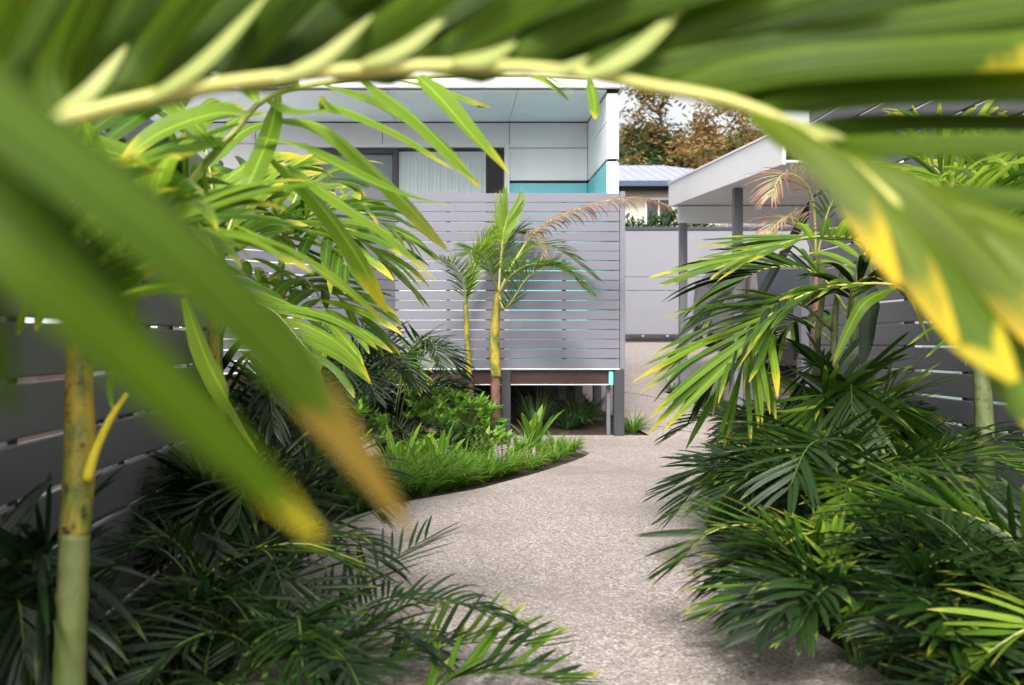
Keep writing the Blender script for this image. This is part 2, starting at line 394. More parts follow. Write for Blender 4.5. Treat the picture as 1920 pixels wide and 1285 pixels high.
# side wing
wing = hp('side_wall', (XI+.03, XI+.10, 10.40, YW+.03, .74, 3.62), m_dark, 0)
def wp(z0, z1, mat):
    b = MB(); b.box(XI, XI+.028, 10.405, YW-.002, z0+.004, z1-.004, bev=.002); b.build('panel', mat, wing, house.location)
    b = MB(); b.box(XI, XI+.112, 10.37, 10.40, z0+.004, z1-.004, bev=.002); b.build('panel', m_white, wing, house.location)
    b = MB(); b.box(XI+.102, XI+.130, 10.405, 11.9, z0+.004, z1-.004, bev=.002); b.build('panel', m_white, wing, house.location)
wp(.76, zt-.012, m_teal); wp(zt+.012, zj, m_panel); wp(zj, 3.60, m_panel)
# soffit, fascia, roof
sof = hp('soffit', (X0, XI+.11, 10.36, YW+.1, 3.64, 3.68), m_dark, 0)
xs = [X0, -3.2, -1.9, -.6, .75, XI]
for a, c in zip(xs, xs[1:]): hp('panel', (a+.003, c-.003, 10.37, YW-.003, 3.61, 3.637), m_soffit, .001, sof)
hp('fascia', (X0-.1, XI+.135, 10.30, 10.355, 3.64, 3.99), m_white)
hp('fascia', (XI+.14, XI+.18, 10.30, 15.5, 3.64, 3.99), m_white)
hp('roof', (X0-.1, XI+.136, 10.36, 16, 3.70, 3.96), m_metal)
hp('rear_wall', (X0, XI+.09, YW+.16, 15.6, 1.2, 3.60), m_white)
b = MB(); cyl(b, (.40, 10.95, 3.603), (0, 0, 1), .05, .018, 18); b.build('downlight', m_brownwood, house, house.location, True)
# glazed doors
wd = hp('window', (-1.62, xj-.004, YW+.031, YW+.06, .76, WT+.03), m_dark, 0)
def fr(name, x0, x1, z0, z1, mat, y0=YW-.05, y1=YW+.028): hp(name, (x0, x1, y0, y1, z0, z1), mat, .003, wd)
for (x0, x1) in ((-1.62, -1.585), (xj-.06, xj-.001)): fr('frame', x0, x1, .76, WT+.025, m_white)
fr('frame', -1.583, xj-.062, WT-.02, WT+.025, m_white)
for (x0, x1) in ((-1.58, -1.52), (-.62, -.56)): fr('sash_frame', x0, x1, .78, WT-.022, m_charcoal, YW-.024)
fr('sash_frame', -1.518, -.622, WT-.09, WT-.022, m_charcoal, YW-.024)
fr('sash_frame', .675, .695, .78, WT-.022, m_charcoal, YW-.024)
fr('sash_frame', -.555, .673, WT-.045, WT-.022, m_charcoal, YW-.020)
fr('blind', -1.515, -.625, 2.60, WT-.095, paint('venetian_blind', (.30, .33, .38), .5, .1, (1, 1, 30)), YW+.022, YW+.026)
fr('pane', -1.518, -.622, .8, WT-.092, m_glass, YW-.006, YW-.002)
fr('pane', -.558, .673, .8, WT-.047, m_glass, YW-.008, YW-.004)
b = MB(); n = 170; vs = []; fs = []
for k in range(n+1):
    x = -.55 + (1.03)*k/n; yy = YW+.018 + .006*math.sin(k*.85) + .004*math.sin(k*.31)
    vs += [(x, yy, .8), (x, yy, WT-.06)]
for k in range(n): fs.append((2*k, 2*k+2, 2*k+3, 2*k+1))
b.add(vs, fs); b.build('curtain', m_cur, wd, house.location, True)
# deck, beams and stumps
hp('deck_floor', (-4.5, 1.80, 10.30, YW-.002, .66, .725), m_white)  # unseen floor, coloured white to bounce light onto wall and soffit
hp('deck_edge_beam', (-.2-4, 1.675, 10.245, 10.29, .575, .705), m_brownwood)
hp('beam_flashing', (-4.2, 1.68, 10.22, 10.243, .562, .572), m_white)
hp('beam_end', (1.68, 1.725, 10.22, 10.29, .562, .705), m_teal)
for (x0, x1, y0, y1) in ((.574, .668, 10.18, 10.24), (1.728, 1.832, 10.18, 10.28)): hp('support_post', (x0, x1, y0, y1, 0, .724), m_charcoal)
hp('support_post', (1.672, 1.712, 10.32, 10.36, 0, .66), m_post)
for (xc, yc) in ((1.50, 11.2), (1.75, 11.45), (1.42, 12.1), (-.9, 10.6), (-2.2, 10.6), (-3.4, 10.4), (.1, 11.6)): hp('support_post', (xc-.045, xc+.045, yc, yc+.09, gz(yc), .66), m_post)
hp('underfloor_shade_sheet', (-5, 1.1, 12.3, 12.36, .0, .75), m_dark)  # dark sheet stands in for the shade under the floor
hp('floor_slab', (X0, XI+.1, YW+.16, 15.6, .9, 1.19), m_dark, 0)

# ---------------------------------------------------------------- deck privacy screen
scr = thing('privacy_screen', 'long mid-grey screen of horizontal slats in front of the raised deck', 'screen', (0, 10.2, .73))
ZB, ZT_, NS = .737, 2.54, 18
pit = (ZT_-ZB)/NS
A = Vector((-.52, 10.2, 0)); Bd = Vector((-.666, -.746, 0)); Cc = A + Bd*.68; Dd = Vector((-.74, -.672, 0)).normalized(); E = Cc + Dd*2.6
for k in range(NS):
    z = ZB + pit*k + .003*R.uniform(-1, 1)
    g = .0075
    m = m_screen if R.random() < .6 else m_screen2
    b = MB(); b.box(A.x+.004, 1.785, 10.2, 10.222, z, z+pit-g, bev=.003); b.build('slat', m, scr, scr.location)
    for (p, q) in ((A, Cc), (Cc, E)):
        d = (q-p).normalized()
        b = MB(); b.obox(p+d*.006+Vector((0, 0.012, z)), q-d*.006+Vector((0, .012, z)), pit-g, .022); b.build('slat', m, scr, scr.location)
for x in (-.5, .03, .56, 1.22): 
    boxpart('batten', (x-.02, x+.02, 10.224, 10.262, ZB, ZT_-.02), m_charcoal, scr)
boxpart('end_post', (1.788, 1.842, 10.19, 10.26, ZB-.004, ZT_+.008), m_screen, scr)
boxpart('base_rail', (A.x+.004, 1.786, 10.19, 10.226, ZB-.016, ZB-.003), m_white, scr)
for p in (Cc, A+Bd*.3, Cc+Dd*.9, Cc+Dd*1.8):
    b = MB(); b.box(p.x-.02, p.x+.02, p.y+.03, p.y+.07, ZB, ZT_-.02); b.build('batten', m_charcoal, scr, scr.location)
for (p, q) in ((A, Cc), (Cc, E)):
    b = MB(); b.obox(p+Vector((0, .012, ZB-.018)), q+Vector((0, .012, ZB-.018)), .014, .03); b.build('base_rail', m_white, scr, scr.location)
    b = MB(); b.obox(p+Vector((0, .03, ZB-.17)), q+Vector((0, .03, ZB-.17)), .14, .03); b.build('deck_edge_beam', m_brownwood, scr, scr.location)

# ---------------------------------------------------------------- side fences
def side_fence(label, X, Y0, Y1, n, z0, mat, posts, side, drop=0.0):
    t = thing('slatted_fence', label, 'fence', (X, (Y0+Y1)/2, 0))
    for k in range(n):
        z = z0 + .15*k
        b = MB(); b.box(X-.011, X+.011, Y0, Y1, z, z+.1360 + R.uniform(-.001, .001), bev=.004); b.build('slat', mat, t, t.location)
    for y in posts:
        b = MB(); x0 = X+side*.013; x1 = X+side*.06
        b.box(min(x0, x1), max(x0, x1), y-.03, y+.03, 0, z0+.15*n-.02, bev=.003); b.build('post', m_charcoal, t, t.location)
    return t
fl = side_fence('dark grey slatted fence along the left edge behind the yellow-stemmed palm', -1.06, -1.5, 4.5, 12, .013, m_fence, (-.9, .6, 1.85, 2.47, 3.0, 3.3, 3.6, 3.9, 4.44), -1)
b = MB(); b.box(-1.10, -1.02, 4.503, 4.58, 0, 1.83, bev=.004); b.build('end_post', m_fence, fl, fl.location)
frg = side_fence('tall rain-spotted dark slatted wall along the right side behind the palms', 2.97, -1.5, 8.1, 22, .083, m_fencewet, (-.5, .8, 2.1, 3.4, 4.6, 5.25, 5.72, 6.45, 7.3), 1)
b = MB(); b.box(2.90, 3.03, 8.104, 8.22, 0, 1.3, bev=.004); b.build('end_post', m_post, frg, frg.location)
t = thing('gap_backdrop', 'pale blue building wall added behind the left fence to brighten its gaps', 'backdrop', (-6, 3, 0))  # added pale wall, makes the gaps between the left slats look bright
boxpart('wall', (-6.2, -6.0, -6, 10, -.05, 2.4), m_wallpale, t)
t = thing('gap_backdrop', 'pale blue building wall added behind the tall right slatted wall to brighten its gaps', 'backdrop', (4.4, 3, 0))  # added pale wall, gives the right slats bright gaps
boxpart('wall', (4.4, 4.6, -3, 9.2, -.05, 2.2), m_wallpale, t)

# ---------------------------------------------------------------- gate, carport, car
gt = thing('sliding_gate', 'wide light grey panelled sliding gate at the top of the driveway', 'gate', (5, 17, 1.05))
gx0, gx1 = 2.3, 8.6
for (z0, z1) in ((1.14, 1.885), (1.893, 2.115), (2.123, 2.915)):
    for x0, x1 in ((gx0, 5.6), (5.606, gx1)): boxpart('panel', (x0, x1, 17.0, 17.04, z0, z1), m_gate, gt)
boxpart('top_rail', (gx0-.02, gx1+.02, 16.98, 17.07, 2.92, 2.975), m_charcoal, gt)
boxpart('bottom_rail', (gx0, gx1, 16.995, 17.05, 1.09, 1.135), m_charcoal, gt)
boxpart('track', (gx0-.5, gx1, 16.9, 17.06, 1.084, 1.088), m_charcoal, gt, 0)
for k in range(14):
    b = MB(); cyl(b, (2.95+.42*k, 16.985, 1.112), (0, 1, 0), .018, .012, 10); b.build('roller', m_metal, gt, gt.location)

cp = thing('carport', 'white-edged flat carport roof on slim grey posts right of the gate', 'carport', (4.5, 10.5, 0))
Xf = 2.81; RY0, RY1 = 8.3, 12.53
def slope(y): return 2.99 - (12.5-y)*.052
def prism(name, x0, x1, y0, y1, lo, hi, mat):
    b = MB(); vs = []
    for x in (x0, x1):
        for y in (y0, y1): vs += [(x, y, slope(y)+lo), (x, y, slope(y)+hi)]
    b.add(vs, [(0,1,3,2),(4,6,7,5),(0,4,5,1),(2,3,7,6),(0,2,6,4),(1,5,7,3)]); b.build(name, mat, cp, cp.location)
prism('fascia', Xf, Xf+.03, RY0, RY1, -.285, 0, m_white)
prism('fascia', Xf+.033, 8.2, RY1-.03, RY1, -.285, 0, m_white)
prism('roof', Xf+.034, 8.2, RY0, RY1-.034, -.05, -.02, m_metal)
xa = Xf+.035
while xa < 8.1:
    prism('soffit_panel', xa, xa+1.19, RY0, RY1-.036, -.27, -.25, m_white); xa += 1.2
prism('flashing', Xf-.012, Xf+.06, RY0-.012, RY1+.012, .002, .022, m_white)
boxpart('beam', (Xf+.1, 8.2, 12.40, 12.49, 2.49, 2.70), m_soffit, cp)
for (x, y, top) in ((2.97, 12.44, 2.488), (3.04, 10.36, 2.60), (7.9, 12.44, 2.488), (7.9, 8.8, 2.5)):
    boxpart('post', (x-.045, x+.045, y-.045, y+.045, gz(y), top), m_post, cp)
b = MB(); b.tube([P(1387, 622, 10.36), P(1473, 470, 10.36), P(1537, 357, 10.36)], .045, 4); b.build('brace', m_charcoal, cp, cp.location)

# parked car nose-on under the far side of the carport
car = thing('parked_car', 'dark grey car half hidden behind palms under the carport', 'car', (5.1, 12.9, gz(12.9)+.03))
car.rotation_euler = (math.atan(.152), 0, 0)
prof = [(0, .25), (-.03, .5), (.02, .68), (.25, .80), (1.05, .93), (1.75, 1.38), (2.6, 1.46), (3.5, 1.38), (3.95, 1.0), (4.1, .95), (4.15, .5), (4.1, .25)]
def loft(name, pr, hw, mat, parent, zb=None):
    b = MB(); n = len(pr); vs = []
    for side in (-1, -.9, .9, 1):
        for (y, z) in pr:
            w_ = hw
            if z > .95: w_ = hw*(1-.3*(z-.95)/.5)
            sc = .985 if abs(side) == 1 else 1
            zz = .25+(z-.25)*sc if abs(side) == 1 else z+.03*(z > .3)
            vs.append((side*w_, y, zz))
    fs = []
    for s_ in range(3):
        for k in range(n):
            a = s_*n+k; c = s_*n+(k+1) % n; fs.append((a, c, c+n, a+n))
    fs += [tuple(range(n)), tuple(range(3*n, 4*n))[::-1]]
    b.add(vs, fs); return b.build(name, mat, parent, None, True)
body = loft('body', prof, .88, m_car, car)
body.data.polygons.foreach_set('use_smooth', [False]*len(body.data.polygons))
def cb(name, d, mat, par=car, bev=.01):
    b = MB(); b.box(*d, bev=bev); return b.build(name, mat, par)
b = MB(); b.add([(-.74, 1.08, 1.0), (.74, 1.08, 1.0), (.62, 1.66, 1.37), (-.62, 1.66, 1.37)], [(0, 1, 2, 3)]); b.build('windscreen', m_dglass, car)
for s_ in (-1, 1):
    b = MB(); b.add([(s_*.87, 1.3, 1.0), (s_*.87, 3.7, 1.0), (s_*.70, 3.3, 1.34), (s_*.70, 1.9, 1.36)], [(0, 1, 2, 3)]); b.build('side_window', m_dglass, car)
    cb('headlight', (min(s_*.5, s_*.84), max(s_*.5, s_*.84), -.05, .06, .60, .70), m_lens)
    cb('mirror', (min(s_*.88, s_*1.03), max(s_*.88, s_*1.03), 1.3, 1.42, .98, 1.1), m_car)
    for yy in (.75, 3.3):
        b = MB(); cyl(b, (s_*.80, yy, .31), (1, 0, 0), .31, .2, 24); wh = b.build('wheel', m_rubber, car, None, False)
        b = MB(); cyl(b, (s_*.89, yy, .31), (1, 0, 0), .2, .03, 12); b.build('rim', m_metal, wh)
cb('grille', (-.45, .45, -.05, .02, .58, .67), m_dark); cb('lower_grille', (-.6, .6, -.04, .03, .33, .44), m_dark); cb('bumper', (-.84, .84, -.06, .1, .46, .55), m_car)

# ---------------------------------------------------------------- neighbour's house, back fence
nb = thing('neighbour_house', 'distant cream house with pale lilac metal roof beyond the gate', 'house', (2, 32, 1))
nl = Vector((2, 32, 1))
def nbox(name, d, mat, par=nb, bev=0):
    b = MB(); b.box(*d, bev=bev); return b.build(name, mat, par, nl)
nbox('wall', (-5, 10.0, 30.5, 38, 1.0, 5.75), m_cream)
b = MB(); e0, e1, f0, f1 = -5.6, 10.4, 30.0, 38.6
b.add([(e0, f0, 5.85), (e1, f0, 5.85), (e1, f1, 5.85), (e0, f1, 5.85), (e0+4, 34.3, 7.1), (e1-2.9, 34.3, 7.1)], [(0,1,5,4),(1,2,5),(2,3,4,5),(3,0,4),(0,3,2,1)])
rf = b.build('roof', m_roofblue, nb, nl)
b = MB()
for k in range(48):
    x = e0+.3+k*.32
    zt2 = 7.1 if e0+4 < x < e1-2.9 else (5.85+1.25*(x-e0)/4 if x <= e0+4 else 5.85+1.25*(e1-x)/2.9)
    yy = 30+4.3*(zt2-5.85)/1.25
    b.tube([(x, 30.02, 5.86), (x, yy, zt2+.01)], .02, 4)
b.build('roof_rib', m_roofblue, rf, nl)
nbox('gutter', (e0, e1, 29.86, 29.995, 5.70, 5.86), paint('gutter_blue', (.05, .08, .13), .5), nb)
nbox('eave_lining', (e0, e1, 30.0, 30.49, 5.66, 5.70), m_dark)
wn = nbox('window', (6.1, 6.98, 30.44, 30.48, 4.2, 5.42), m_white); nbox('pane', (6.16, 6.5, 30.42, 30.436, 4.26, 5.36), m_dglass, wn); nbox('pane', (6.55, 6.92, 30.42, 30.436, 4.26, 5.36), m_dglass, wn)
bf = thing('paling_fence', 'short grey upright paling fence behind the hedge past the gate', 'fence', (4.6, 21, 1.05))
for k in range(40):
    x = 3.4+.15*k; boxpart('paling', (x, x+.138, 21, 21.02, 1.05, 3.5+R.uniform(-.02, .02)), m_fence if k % 3 else m_post, bf)
for z in (1.5, 3.0): boxpart('rail', (3.4, 9.4, 21.025, 21.06, z, z+.07), m_post, bf)

# ---------------------------------------------------------------- leaves, fronds, palms
def prof_std(u): return min(1, .30+3.2*u) * max(0, 1-u**3.2)**.75
def prof_blunt(u): return min(1, .30+3.0*u) * (1 if u < .72 else max(.16, 1-((u-.72)/.28)**1.6*.84))
def prof_wide(u): return min(1, .22+2.6*u) * (1 if u < .86 else max(0, 1-((u-.86)/.14)**2)**.5)
def prof_lance(u): return max(.0, math.sin(math.pi*min(1, u*.93+.07))**.7)
def leafstrip(mb, pts, W, nrm, fold=.3, pf=prof_std, twist=0.0, ragged=False):
    n = len(pts)-1; vs = []; uv = []
    nrm = Vector(nrm)
    for i, p in enumerate(pts):
        t = (pts[min(i+1, n)]-pts[max(i-1, 0)]).normalized()
        u_ = i/n
        s = t.cross(nrm)
        if s.length < 1e-4: s = t.cross(Vector((.3, .9, .2)))
        s.normalize(); up = s.cross(t).normalized()
        if twist:
            a = twist*u_; s, up = s*math.cos(a)+up*math.sin(a), up*math.cos(a)-s*math.sin(a)
        w_ = W*pf(u_)/2; c = math.cos(fold)*w_; h = math.sin(fold)*w_
        vs += [p+s*c-up*h, p, p-s*c-up*h]; uv += [(u_, 0), (u_, .5), (u_, 1)]
    fs = []
    for i in range(n): a = i*3; fs += [(a, a+1, a+4, a+3), (a+1, a+2, a+5, a+4)]
    mb.add(vs, fs, uv)
def leafpts(o, d, L, droop, n=8, curl=0.0, side=None):
    p = Vector(o); d = Vector(d).normalized(); out = [p.copy()]
    for i in range(n):
        p = p + d*(L/n); out.append(p.copy())
        d = d+Vector((0, 0, -droop/n*(.4+1.2*i/n)))
        if curl and side is not None: d += side*(curl/n)
        d.normalize()
    return out
def frond(t, pts, L, W, nl=22, ang=55, droop=.8, mats=L_MID, stem=m_rach, r=.008, s0=.12, sep=True, fold=.35, lift=.25, up=None, pf=prof_std, jit=.12, tipL=.45, baseL=.6, n=8, sides=(-1, 1), rr=None, end=.98, name='frond', lab=None):
    rr = rr or R
    N = 16; c = cat(pts, N) if len(pts) > 2 else cat([pts[0], (Vector(pts[0])+Vector(pts[1]))/2, pts[1]], N)
    off = t.location
    b = MB(); b.tube(c, [max(.0012, r*(1-.8*i/N)) for i in range(N+1)], 6)
    J = MB()
    leaves = []
    for k in range(nl):
        s = s0+(end-s0)*k/(nl-1)
        for sd_ in sides:
            q = min(max(s+rr.uniform(-.3, .3)*(1-s0)/nl*.9, 0), 1)*N; i = min(int(q), N-1); f = q-i
            o = c[i].lerp(c[i+1], f); tg = (c[i+1]-c[i]).normalized()
            U = Vector(up) if up else Vector((0, 0, 1))
            side = tg.cross(U)
            if side.length < .05: side = tg.cross(Vector((.2, 1, .1)))
            side.normalize(); nn = side.cross(tg).normalized()
            a = rad(ang*(1-.55*((s-s0)/(1-s0))**1.5)+rr.uniform(-1, 1)*ang*jit)
            d = tg*math.cos(a)+side*sd_*math.sin(a)+nn*(lift+rr.uniform(-.5, .5)*jit)
            x = (s-s0)/(1-s0)
            ll = L*(baseL+(1-baseL)*math.sin(min(1, x/.45)*math.pi/2) if x < .45 else 1-(1-tipL)*((x-.45)/.55)**1.6)*rr.uniform(1-jit*.8, 1+jit*.5)
            lp = leafpts(o, d, ll, droop*rr.uniform(.6, 1.35), n, rr.uniform(-.25, .25), side)
            nrm = (nn + side*sd_*(-.25) + Vector((rr.uniform(-.25, .25), rr.uniform(-.25, .25), 0))).normalized()
            leaves.append((lp, W*rr.uniform(.85, 1.12)*(1-.25*x), nrm, rr.uniform(-.4, .4), rr.uniform(.7, 1.3)*fold))
    if not sep:
        mt = mats if not isinstance(mats, list) else mats[0]
        st = len(b.f)
        for (lp, w_, nrm, tw, fo) in leaves: leafstrip(b, lp, w_, nrm, fo, pf, tw)
        b.m = [0]*st+[1]*(len(b.f)-st)
        o = b.build(name, [stem, mt], t, off, True)
        if lab: o['label'] = lab
        return o
    fo_ = b.build(name, stem, t, off, True)
    if lab: fo_['label'] = lab
    for (lp, w_, nrm, tw, fo) in leaves:
        b = MB(); leafstrip(b, lp, w_, nrm, fo, pf, tw)
        mt = rr.choice(mats) if isinstance(mats, list) else mats
        b.build('leaflet', mt, fo_, off, True)
    return fo_
def leaf_px(parent, t, pts, W, mat, Y=None, nrm=(0, -.6, .8), fold=.3, pf=prof_std, n=14, twist=0.0, name='leaflet'):
    q = [P(*(p if len(p) == 3 else (p[0], p[1], Y))) for p in pts]
    c = cat(q, n); b = MB(); leafstrip(b, c, W, nrm, fold, pf, twist)
    return b.build(name, mat, parent, t.location, True)
def trunk(t, pts, rs, mat, name='trunk', rings=True, n=12, N=None):
    N = N or 40; c = cat(pts, N); q = []
    m = len(rs)-1
    for i in range(N+1):
        x = i/N*m; k = min(int(x), m-1); r_ = rs[k]+(rs[k+1]-rs[k])*(x-k)
        if rings and i % 4 == 0: r_ *= 1.04
        q.append(r_*(1+.03*noise.noise(Vector((i*.7, pts[0][0]*5, 1)))))
    b = MB(); b.tube(c, q, n, 0); return b.build(name, mat, t, t.location, True)

# --- overhead frond, close to the lens, from a palm standing just left of the camera
near = thing('palm', 'palm beside the viewer whose blurred frond arches over the whole top of the picture', 'palm', (-1.0, .35, 0))
trunk(near, [(-.86, .30, 0), (-.84, .31, .8), (-.80, .34, 1.15)], [.04, .032, .022], m_tr_gry)
YA = .86
rp = [(-.80, .34, 1.15), (-.62, .55, 1.20), P(-60, 275, .80), P(130, 222, .84), P(300, 180, YA), P(500, 148, YA), P(780, 126, YA), P(1040, 132, YA), P(1220, 162, YA), P(1400, 200, .84), P(1560, 285, .82), P(1740, 440, .80), P(1920, 640, .78)]
N = 60; c = cat(rp, N); b = MB(); b.tube(c, [.0085-.004*i/N for i in range(N+1)], 8)
fr1 = b.build('frond', m_rachy, near, near.location, True)
up_l = [  # start, mid, end, width, depth shift, material
 ((-40, 255), (-60, 120), (40, -90), .052, 0, 0), ((120, 222), (110, 90), (200, -110), .055, .0, 0), ((215, 205), (270, 70), (420, -120), .058, .02, 0),
 ((415, 165), (470, 50), (600, -100), .055, 0, 0), ((430, 160), (560, 30), (700, -80), .050, .05, 0), ((590, 142), (700, 40), (860, -80), .055, 0, 0), ((770, 126), (880, 40), (1080, -80), .055, .0, 0),
 ((800, 126), (960, 20), (1160, -60), .048, .05, 0), ((930, 122), (1080, 20), (1330, -70), .054, 0, 0), ((1080, 132), (1280, 25), (1560, -60), .056, 0, 0), ((1100, 138), (1400, 70), (1960, -20), .058, .0, 0),
 ((1235, 168), (1500, 90), (1980, 60), .056, -.02, 0), ((1400, 200), (1640, 150), (2020, 140), .044, 0, 0), ((1480, 240), (1700, 215), (2020, 215), .03, .03, 0), ((1530, 262), (1720, 255), (2020, 250), .034, 0, 0), ((1680, 345), (1800, 350), (2050, 365), .032, 0, 0)]
for (a, m_, e, w_, dy, k) in up_l:
    leaf_px(fr1, near, [(a[0], a[1], YA+.006), (m_[0], m_[1], YA+dy+.005), (e[0]*1.6-m_[0]*.6, e[1]*1.6-m_[1]*.6, YA-.05+dy)], w_*1.05, (L_NEAR, L_NEARD, L_NEAR)[int(a[0]) % 3], nrm=(.25, -.85, .45), fold=.75, pf=prof_wide)
    if a[0] < 1390: leaf_px(fr1, near, [(a[0]+30, a[1], YA+.012), (m_[0]+75, m_[1]+18, YA+dy+.05), (e[0]*1.6-m_[0]*.6+110, e[1]*1.6-m_[1]*.6+20, YA+.04+dy)], w_*1.25, L_NEARD, nrm=(.1, -.9, .25), fold=.4, pf=prof_wide)
for (a, q, m_, e, w_, mt) in [((1400, 205), (1500, 262), (1600, 365), (1685, 535), .030, L_NEARY), ((1440, 225), (1560, 300), (1690, 450), (1795, 645), .034, L_NEARY), ((1520, 262), (1650, 380), (1790, 560), (1905, 715), .052, L_NEAR),
        ((1560, 285), (1700, 350), (1880, 520), (2000, 700), .04, L_NEARY), ((1700, 400), (1800, 420), (1920, 500), (2040, 640), .046, L_NEARY), ((1740, 440), (1810, 560), (1900, 690), (1960, 820), .04, L_NEAR)]:
    leaf_px(fr1, near, [(a[0], a[1], .84), (q[0], q[1], .80), (m_[0], m_[1], .77), (e[0], e[1], .74)], w_, mt, nrm=(-.3, -.8, .5), fold=.45, pf=prof_blunt)
leaf_px(fr1, near, [(1640, 330, .83), (1740, 420, .80), (1850, 560, .78), (1960, 740, .76)], .045, L_NEARD, nrm=(-.3, -.8, .5), fold=.5, pf=prof_blunt)
leaf_px(fr1, near, [(1600, 300, .84), (1760, 370, .82), (1900, 420, .80), (2080, 500, .78)], .045, L_NEARY, nrm=(0, -.8, .5), fold=.4, pf=prof_wide)
# pale swollen leaflet bases along the stem
for (x, y, x2, y2) in [(115, 215, 215, 110), (300, 185, 470, 20), (540, 145, 670, 50), (700, 118, 820, 40), (870, 112, 950, 85), (1020, 128, 1090, 110), (1120, 140, 1260, 30), (1340, 180, 1400, 195), (1450, 215, 1560, 250)]:
    leaf_px(fr1, near, [(x-25, y+4, YA-.010), ((x+x2)/2, (y+y2)/2+10, YA-.010), (x2+(x2-x)*.25, y2+(y2-y)*.25, YA+.004)], R.uniform(.009, .016), L_BASE, nrm=(0, -1, .2), fold=.1, pf=prof_lance, name='leaflet_base')
# second, nearer frond at lower left: two very blurred leaflets
rp2 = [(-.80, .34, 1.15), (-.50, .30, 1.22), P(-500, 100, .36), P(-150, 60, .37)]
c = cat(rp2, 24); b = MB(); b.tube(c, [.008-.004*i/24 for i in range(25)], 8); fr2 = b.build('frond', m_rachd, near, near.location, True)
leaf_px(fr2, near, [(-420, 60, .33), (-150, 90, .33), (60, 240, .34), (330, 450, .36), (560, 690, .40), (770, 990, .45)], .032, L_NEARTIP, nrm=(.3, -.8, .6), fold=.25, pf=prof_blunt)
leaf_px(fr2, near, [(-460, 100, .33), (-250, 230, .31), (-20, 430, .30), (180, 600, .31), (400, 800, .33), (600, 1010, .35)], .024, L_NEAR, nrm=(.3, -.8, .6), fold=.25, pf=prof_blunt)
leaf_px(fr2, near, [(-440, 80, .34), (-200, 170, .33), (20, 350, .34), (170, 520, .36), (330, 720, .38)], .024, L_NEARD, nrm=(.3, -.8, .6), fold=.25, pf=prof_blunt)
leaf_px(fr2, near, [(-480, 100, .36), (-350, 160, .33), (-180, 330, .31), (-40, 560, .31), (30, 800, .33)], .022, L_NEARD, nrm=(.3, -.8, .6), fold=.2, pf=prof_std)

# --- left palm with the yellow stem
pl = thing('palm', 'palm at far left with thick yellow-green stem and torn brown leaf bases', 'palm', P(140, 1400, 2.1))
pl.location.z = 0
def pth(lst): return [P(*q) for q in lst]
bx = P(132, 643, 2.1).x
trunk(pl, [(bx-.01, 2.1, 0), P(130, 1285, 2.1), P(140, 1000, 2.12)], [.036, .034, .032], m_tr_gry)
trunk(pl, pth([(140, 1003, 2.12), (150, 850, 2.12), (148, 730, 2.12), (152, 620, 2.12)]), [.033, .035, .030, .026], m_tr_yel, 'crownshaft', False)
trunk(pl, pth([(152, 625, 2.12), (160, 450, 2.1), (230, 300, 2.1)]), [.024, .02, .014], m_tr_grn, 'crownshaft', False)
trunk(pl, pth([(163, 900, 2.08), (178, 850, 2.07), (205, 790, 2.06), (237, 740, 2.05)]), [.013, .010, .008, .005], m_pet, 'petiole', False, 8, 14)
frond(pl, pth([(152, 640, 2.1), (60, 420, 1.9), (-150, 330, 1.7), (-420, 420, 1.5)]), .45, .045, 16, 55, .9, L_BRIGHT, m_rachd, .012, sep=True)
frond(pl, pth([(152, 640, 2.1), (150, 380, 2.3), (120, 200, 2.5), (-40, 60, 2.8)]), .5, .05, 16, 55, .9, L_MID, m_rachd, .012)
frond(pl, pth([(152, 640, 2.1), (100, 520, 1.95), (20, 420, 1.8), (-120, 420, 1.7)]), .42, .05, 14, 55, .8, [L_BRIGHT, L_MID], m_rachd, .012)
frond(pl, pth([(152, 640, 2.12), (200, 480, 2.5), (230, 400, 2.8), (180, 300, 3.2)]), .5, .06, 14, 55, .8, [L_BRIGHT, L_MID], m_rachd, .012)
frond(pl, pth([(152, 640, 2.12), (210, 500, 2.0), (300, 420, 1.95), (390, 440, 1.9)]), .42, .05, 12, 50, 1.1, [L_BRIGHT, L_MID], m_rachd, .010)
for (pp, w_) in (([(60, 540), (40, 590), (34, 628)], .022), ([(85, 520), (75, 570), (66, 622)], .026), ([(225, 640), (205, 720), (212, 770)], .014)):
    leaf_px(pl, pl, [(x, y, 2.1) for x, y in pp], w_, L_BRIGHT, pf=prof_blunt, name='leaflet')
